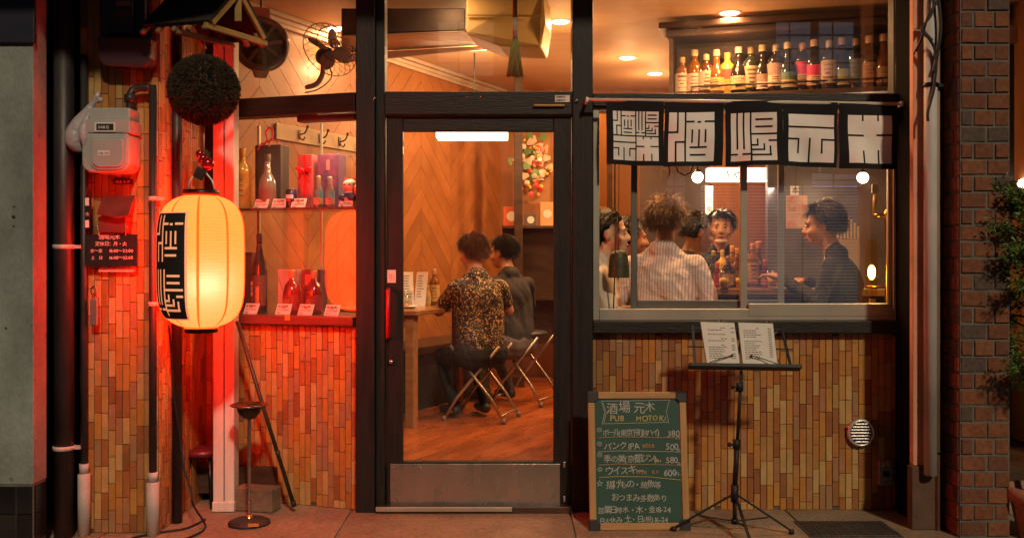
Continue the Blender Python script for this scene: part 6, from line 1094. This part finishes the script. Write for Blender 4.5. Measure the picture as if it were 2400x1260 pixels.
M('cloth_dark', (.018, .016, .020), .85, var=.3, scale=8, bump=.3, bscale=20); M('cloth_black', (.010, .010, .012), .85, bump=.3, bscale=20); M('cloth_navy', (.010, .011, .018), .85, bump=.4, bscale=14); M('cloth_cream', (.56, .46, .36), .85, bump=.4, bscale=14); M('cloth_jean', (.10, .085, .075), .85, bump=.2); M('shoe', (.03, .022, .02), .6)
def stripes():
    m = bpy.data.materials.new('striped_shirt'); m.use_nodes = True; N, L = nodes(m); b = N["Principled BSDF"]; b.inputs["Roughness"].default_value = .85; tc = N.new("ShaderNodeTexCoord"); wv = N.new("ShaderNodeTexWave"); wv.inputs["Scale"].default_value = 20; wv.inputs["Distortion"].default_value = .5; wv.inputs["Detail"].default_value = 0; L.new(tc.outputs["Object"], wv.inputs["Vector"]); cr = N.new("ShaderNodeValToRGB"); cr.color_ramp.elements[0].color = (.70, .58, .52, 1); cr.color_ramp.elements[1].color = (.50, .33, .31, 1); cr.color_ramp.elements[0].position = .55; cr.color_ramp.elements[1].position = .8; L.new(wv.outputs["Fac"], cr.inputs[0]); L.new(cr.outputs[0], b.inputs["Base Color"])
    n = N.new("ShaderNodeTexNoise"); n.inputs["Scale"].default_value = 7; n.inputs["Detail"].default_value = 3; n.inputs["Distortion"].default_value = 1.2; L.new(tc.outputs["Object"], n.inputs["Vector"]); bp_ = N.new("ShaderNodeBump"); bp_.inputs["Strength"].default_value = .9; bp_.inputs["Distance"].default_value = .03; L.new(n.outputs["Fac"], bp_.inputs["Height"]); L.new(bp_.outputs[0], b.inputs["Normal"]); MATS['striped'] = m
stripes()
def floral():
    m = bpy.data.materials.new('floral_shirt'); m.use_nodes = True; N, L = nodes(m); b = N["Principled BSDF"]; b.inputs["Roughness"].default_value = .8; tc = N.new("ShaderNodeTexCoord"); n = N.new("ShaderNodeTexNoise"); n.inputs["Scale"].default_value = 42; n.inputs["Detail"].default_value = 2; n.inputs["Distortion"].default_value = 2.2; L.new(tc.outputs["Object"], n.inputs["Vector"]); cr = N.new("ShaderNodeValToRGB"); cr.color_ramp.interpolation = 'CONSTANT'; cr.color_ramp.elements[0].color = (.014, .011, .010, 1); cr.color_ramp.elements[1].color = (.50, .32, .14, 1); cr.color_ramp.elements[1].position = .58; L.new(n.outputs["Fac"], cr.inputs[0]); L.new(cr.outputs[0], b.inputs["Base Color"]); MATS['floral'] = m
floral()
def person(label, loc, yaw, mats, seat=.6, head=(0, 0, 0), lean=.0, arms=None, hairmat='hair_black', style='short', hlen=.05, sit=True, sleeves='long', k=1.0, seed=1, withface=False, feet=None, tilt=0, vox=.0075, hn=1100, hcurl=.3, legs_skin=False):
    """mats: [skin, top, trousers, shoes]; local x right, y forward, z up; arms: (elbow, wrist, hand direction) left and right"""
    o = thing('person', label, 'person', loc, yaw); B = Body(); B.T = Matrix.Scale(k, 4); S, TP, TR, SH = 0, 1, 2, 3; k_ = k
    hip = seat + .10 if sit else .92
    L_ = lean; pel = Vector((0, 0, hip)); ch = Vector((0, .30 * math.sin(L_), hip + .34 * math.cos(L_))); nb = Vector((0, .46 * math.sin(L_), hip + .50 * math.cos(L_))); hd_ = nb + Vector((0, .05 + .10 * math.sin(L_), .165))
    B.cap(pel + Vector((-.075, 0, 0)), pel + Vector((.075, 0, 0)), .118 * k, .118 * k, TR); B.cap(pel + Vector((-.05, 0, .06)), ch + Vector((-.06, 0, -.06)), .115 * k, .125 * k, TP); B.cap(pel + Vector((.05, 0, .06)), ch + Vector((.06, 0, -.06)), .115 * k, .125 * k, TP)
    B.ell(ch, (.175 * k, .118 * k, .17 * k), TP, Euler((-L_, 0, 0))); sh = nb + Vector((0, -.012, -.045)); B.cap(sh + Vector((-.145, 0, -.015)), sh + Vector((.145, 0, -.015)), .062 * k, .062 * k, TP); B.cap(sh + Vector((-.10, 0, .0)), nb + Vector((-.03, 0, .015)), .05 * k, .048 * k, TP); B.cap(sh + Vector((.10, 0, .0)), nb + Vector((.03, 0, .015)), .05 * k, .048 * k, TP)
    B.cap(nb + Vector((0, -.01, -.03)), hd_ + Vector((0, -.02, -.05)), .058 * k, .050 * k, S); B.cap(nb + Vector((-.02, -.012, .012)), nb + Vector((.02, -.012, .012)), .062 * k, .062 * k, TP)
    H_ = B.head(hd_, head[0], head[1], S, 1.0, head[2] if len(head) > 2 else 0)
    arms = arms or (((-.26, .05, hip + .18), (-.18, .26, hip + .14), (.1, 1, 0)), ((.26, .05, hip + .18), (.18, .26, hip + .14), (-.1, 1, 0)))
    for e, (el, wr, hdir) in zip((-1, 1), arms):
        s0 = sh + Vector((e * .165, 0, -.02)); el = Vector(el); wr = Vector(wr); AM = TP; FM = TP if sleeves == 'long' else S
        if sleeves == 'none': AM = S
        if sleeves == 'short': md = s0.lerp(el, .62); B.cap(s0, md, .060 * k, .056 * k, TP); B.cap(md, el, .043 * k, .038 * k, S)
        else: B.cap(s0, el, .060 * k, .046 * k, AM)
        B.cap(el, wr, (.044 if FM == TP else .037) * k, (.034 if FM == TP else .025) * k, FM); B.hand(wr, hdir, S, .35, -e)
    for e in (-1, 1):
        h0 = pel + Vector((e * .09, .0, -.02))
        if sit: kn = Vector((e * .12, .40, seat + .055)); an = Vector((e * .11, .36 if not feet else feet[0], feet[1] if feet else .10)); LM = S if legs_skin else TR
        else: kn = Vector((e * .10, .02, .50)); an = Vector((e * .10, -.01, .09)); LM = TR
        B.cap(h0, kn, .088 * k, .062 * k, TR); B.cap(kn, an, .058 * k, .040 * k, LM); B.cap(an + Vector((0, -.03, -.045)), an + Vector((e * .02, .15, -.055)), .036 * k, .030 * k, SH)
    B.build('body', o, [mt[x] for x in mats], vox); hair(o, Matrix.Scale(k, 4) @ Matrix() if False else H_, mt[hairmat], hn, hlen, style, seed, hcurl)
    if withface: face(o, H_)
    return o, H_
def seat_for(name, label, x, y, h):
    o = thing('bar_stool', label, 'stool', (x, y, FZ), 0, 'bar stools at the counter'); MB().lathe([(0, h), (.15, h), (.16, h - .015), (.155, h - .045), (0, h - .045)], 24).build('seat', mt['seat_black'], o); MB().lathe([(.018, 0), (.018, h - .045)], 12).build('column', mt['chrome'], o); MB().lathe([(0, .0), (.17, .0), (.17, .01), (.03, .03), (0, .03)], 24).build('base', mt['chrome'], o)
def headpos(px, py, Y): return P(px, py, Y)
def place(px, py, Y, seat, lean, yaw, k=1.0, sit=True):      # where the person stands so that the head comes at photo pixel px,py at depth Y
    hip = seat + .10 if sit else .92; v = Vector((0, .46 * math.sin(lean) + .05 + .10 * math.sin(lean), hip + .50 * math.cos(lean) + .165)) * k; v.rotate(Matrix.Rotation(yaw, 3, 'Z')); return P(px, py, Y) - v
# grey haired man in a striped shirt, seen from behind
def seated(label, px, py, Y, yaw, mats, lean=.1, k=1.0, stool=None, fz=FZ, **kw):
    v = place(px, py, Y, 0, lean, yaw, k); st = max(.35, (v.z - fz) / k); loc = Vector((v.x, v.y, fz))
    o, H_ = person(label, loc, yaw, mats, seat=st, lean=lean, k=k, **kw)
    if stool:
        h = st * k - .022; seat_for('bar_stool', stool, v.x, v.y, h)
    return o, H_, st
seated('grey haired man in a striped pale shirt seen from behind', 1562, 520, .45, R(-20), ['skin', 'striped', 'cloth_dark', 'shoe'], lean=.12, k=1.04, stool='bar stool under the striped shirt man', head=(R(-10), 0), arms=None, hairmat='hair_grey', hlen=.055, seed=3, hcurl=.5, hn=1500, feet=(.3, .3))
seated('dark haired man in black leaning right beside the striped shirt', 1632, 548, .75, R(-62), ['skin', 'cloth_black', 'cloth_dark', 'shoe'], lean=.22, k=1.0, stool='bar stool under the man in black', head=(R(-12), R(-8)), hairmat='hair_black', hlen=.022, seed=5, hn=1300, feet=(.3, .3), withface=True)
seated('woman with dark bobbed hair facing right in the open window gap', 1430, 550, .32, R(-88), ['skin_pale', 'cloth_cream', 'cloth_dark', 'shoe'], lean=.05, k=.97, stool='bar stool under the dark haired woman', head=(R(-14), R(2)), hairmat='hair_black', style='bob', hlen=.07, seed=8, hn=1300, hcurl=.12, withface=True, sleeves='short', feet=(.3, .3))
seated('dark haired person half hidden behind the left sash stile', 1478, 560, .95, R(-80), ['skin', 'cloth_dark', 'cloth_dark', 'shoe'], lean=.15, k=1.0, stool='bar stool behind the left sash stile', head=(0, 0), hairmat='hair_black', hlen=.04, seed=9, feet=(.3, .3))
# server behind the counter
o, H_ = person('server in black top with lowered mask standing behind the bar', (0, 0, 0), R(172), ['skin_pale', 'cloth_black', 'cloth_dark', 'shoe'], sit=False, head=(R(-4), 0), arms=(((-.30, .02, 1.13), (-.22, .20, 1.36), (-.1, .2, 1)), ((.25, .04, 1.14), (.16, .26, 1.08), (-.1, 1, 0))), hairmat='hair_black', style='short', hlen=.06, k=.94, seed=12, sleeves='none', withface=True, hcurl=.1, hn=1200)
v = place(1690, 535, 1.75, 0, 0, R(172), .94, sit=False); o.location = (v.x, v.y, v.z)
m = MB(); m.ball((0, .052, -.094), (.047, .042, .024), 18, 12); m.v = [tuple(H_ @ Vector(q)) for q in m.v]; m.build('face_mask', M('mask_white', (.66, .58, .50), .8), o)
MB().box((-.34, -.2, -.001 + FZ - v.z - .0), (.34, .2, .0)).build('duckboard', mt['dark_wood'], None, .003, loc=(v.x, v.y, v.z - .002)) if False else None
if v.z > FZ + .01:
    m = MB(); m.box((v.x - .5, v.y - .22, FZ), (v.x + .5, v.y + .22, v.z - .002)); tag(m.build('duckboard', mt['dark_wood'], bevel=.003), 'low wooden platform behind the bar under the server', 'platform')
# man in dark clothes behind the right sash
seated('man in dark clothes turned left behind the hazy right sash', 1928, 530, .72, R(62), ['skin', 'cloth_navy', 'cloth_dark', 'shoe'], lean=.18, k=1.04, stool='bar stool behind the hazy right sash', head=(R(8), R(-4)), hairmat='hair_black', hlen=.05, seed=15, hn=1300, arms=(((-.25, .12, .80), (-.12, .34, .92), (.2, 1, .3)), ((.27, .02, .80), (.20, .27, .90), (-.1, 1, 0))), withface=True, feet=(.3, .3))
# diners behind the door
seated('person in dark floral shirt seen from behind at the inside table', 1108, 604, 1.62, R(26), ['skin', 'floral', 'cloth_black', 'shoe'], lean=.16, k=1.0, head=(R(10), R(-6)), hairmat='hair_brown', hlen=.05, seed=21, hn=1300, sleeves='short', arms=(((-.22, .20, .72), (-.10, .42, .80), (.5, 1, 0)), ((.26, .12, .72), (.12, .38, .78), (-.4, 1, 0))), feet=(.2, .10))
seated('person in plain dark jacket on the farther folding stool', 1180, 606, 2.30, R(40), ['skin', 'cloth_dark', 'cloth_jean', 'shoe'], lean=.14, k=1.0, head=(R(16), 0), hairmat='hair_black', hlen=.04, seed=22, arms=(((-.22, .20, .72), (-.10, .42, .80), (.5, 1, 0)), ((.26, .12, .72), (.12, .38, .78), (-.4, 1, 0))), feet=(.2, .10))
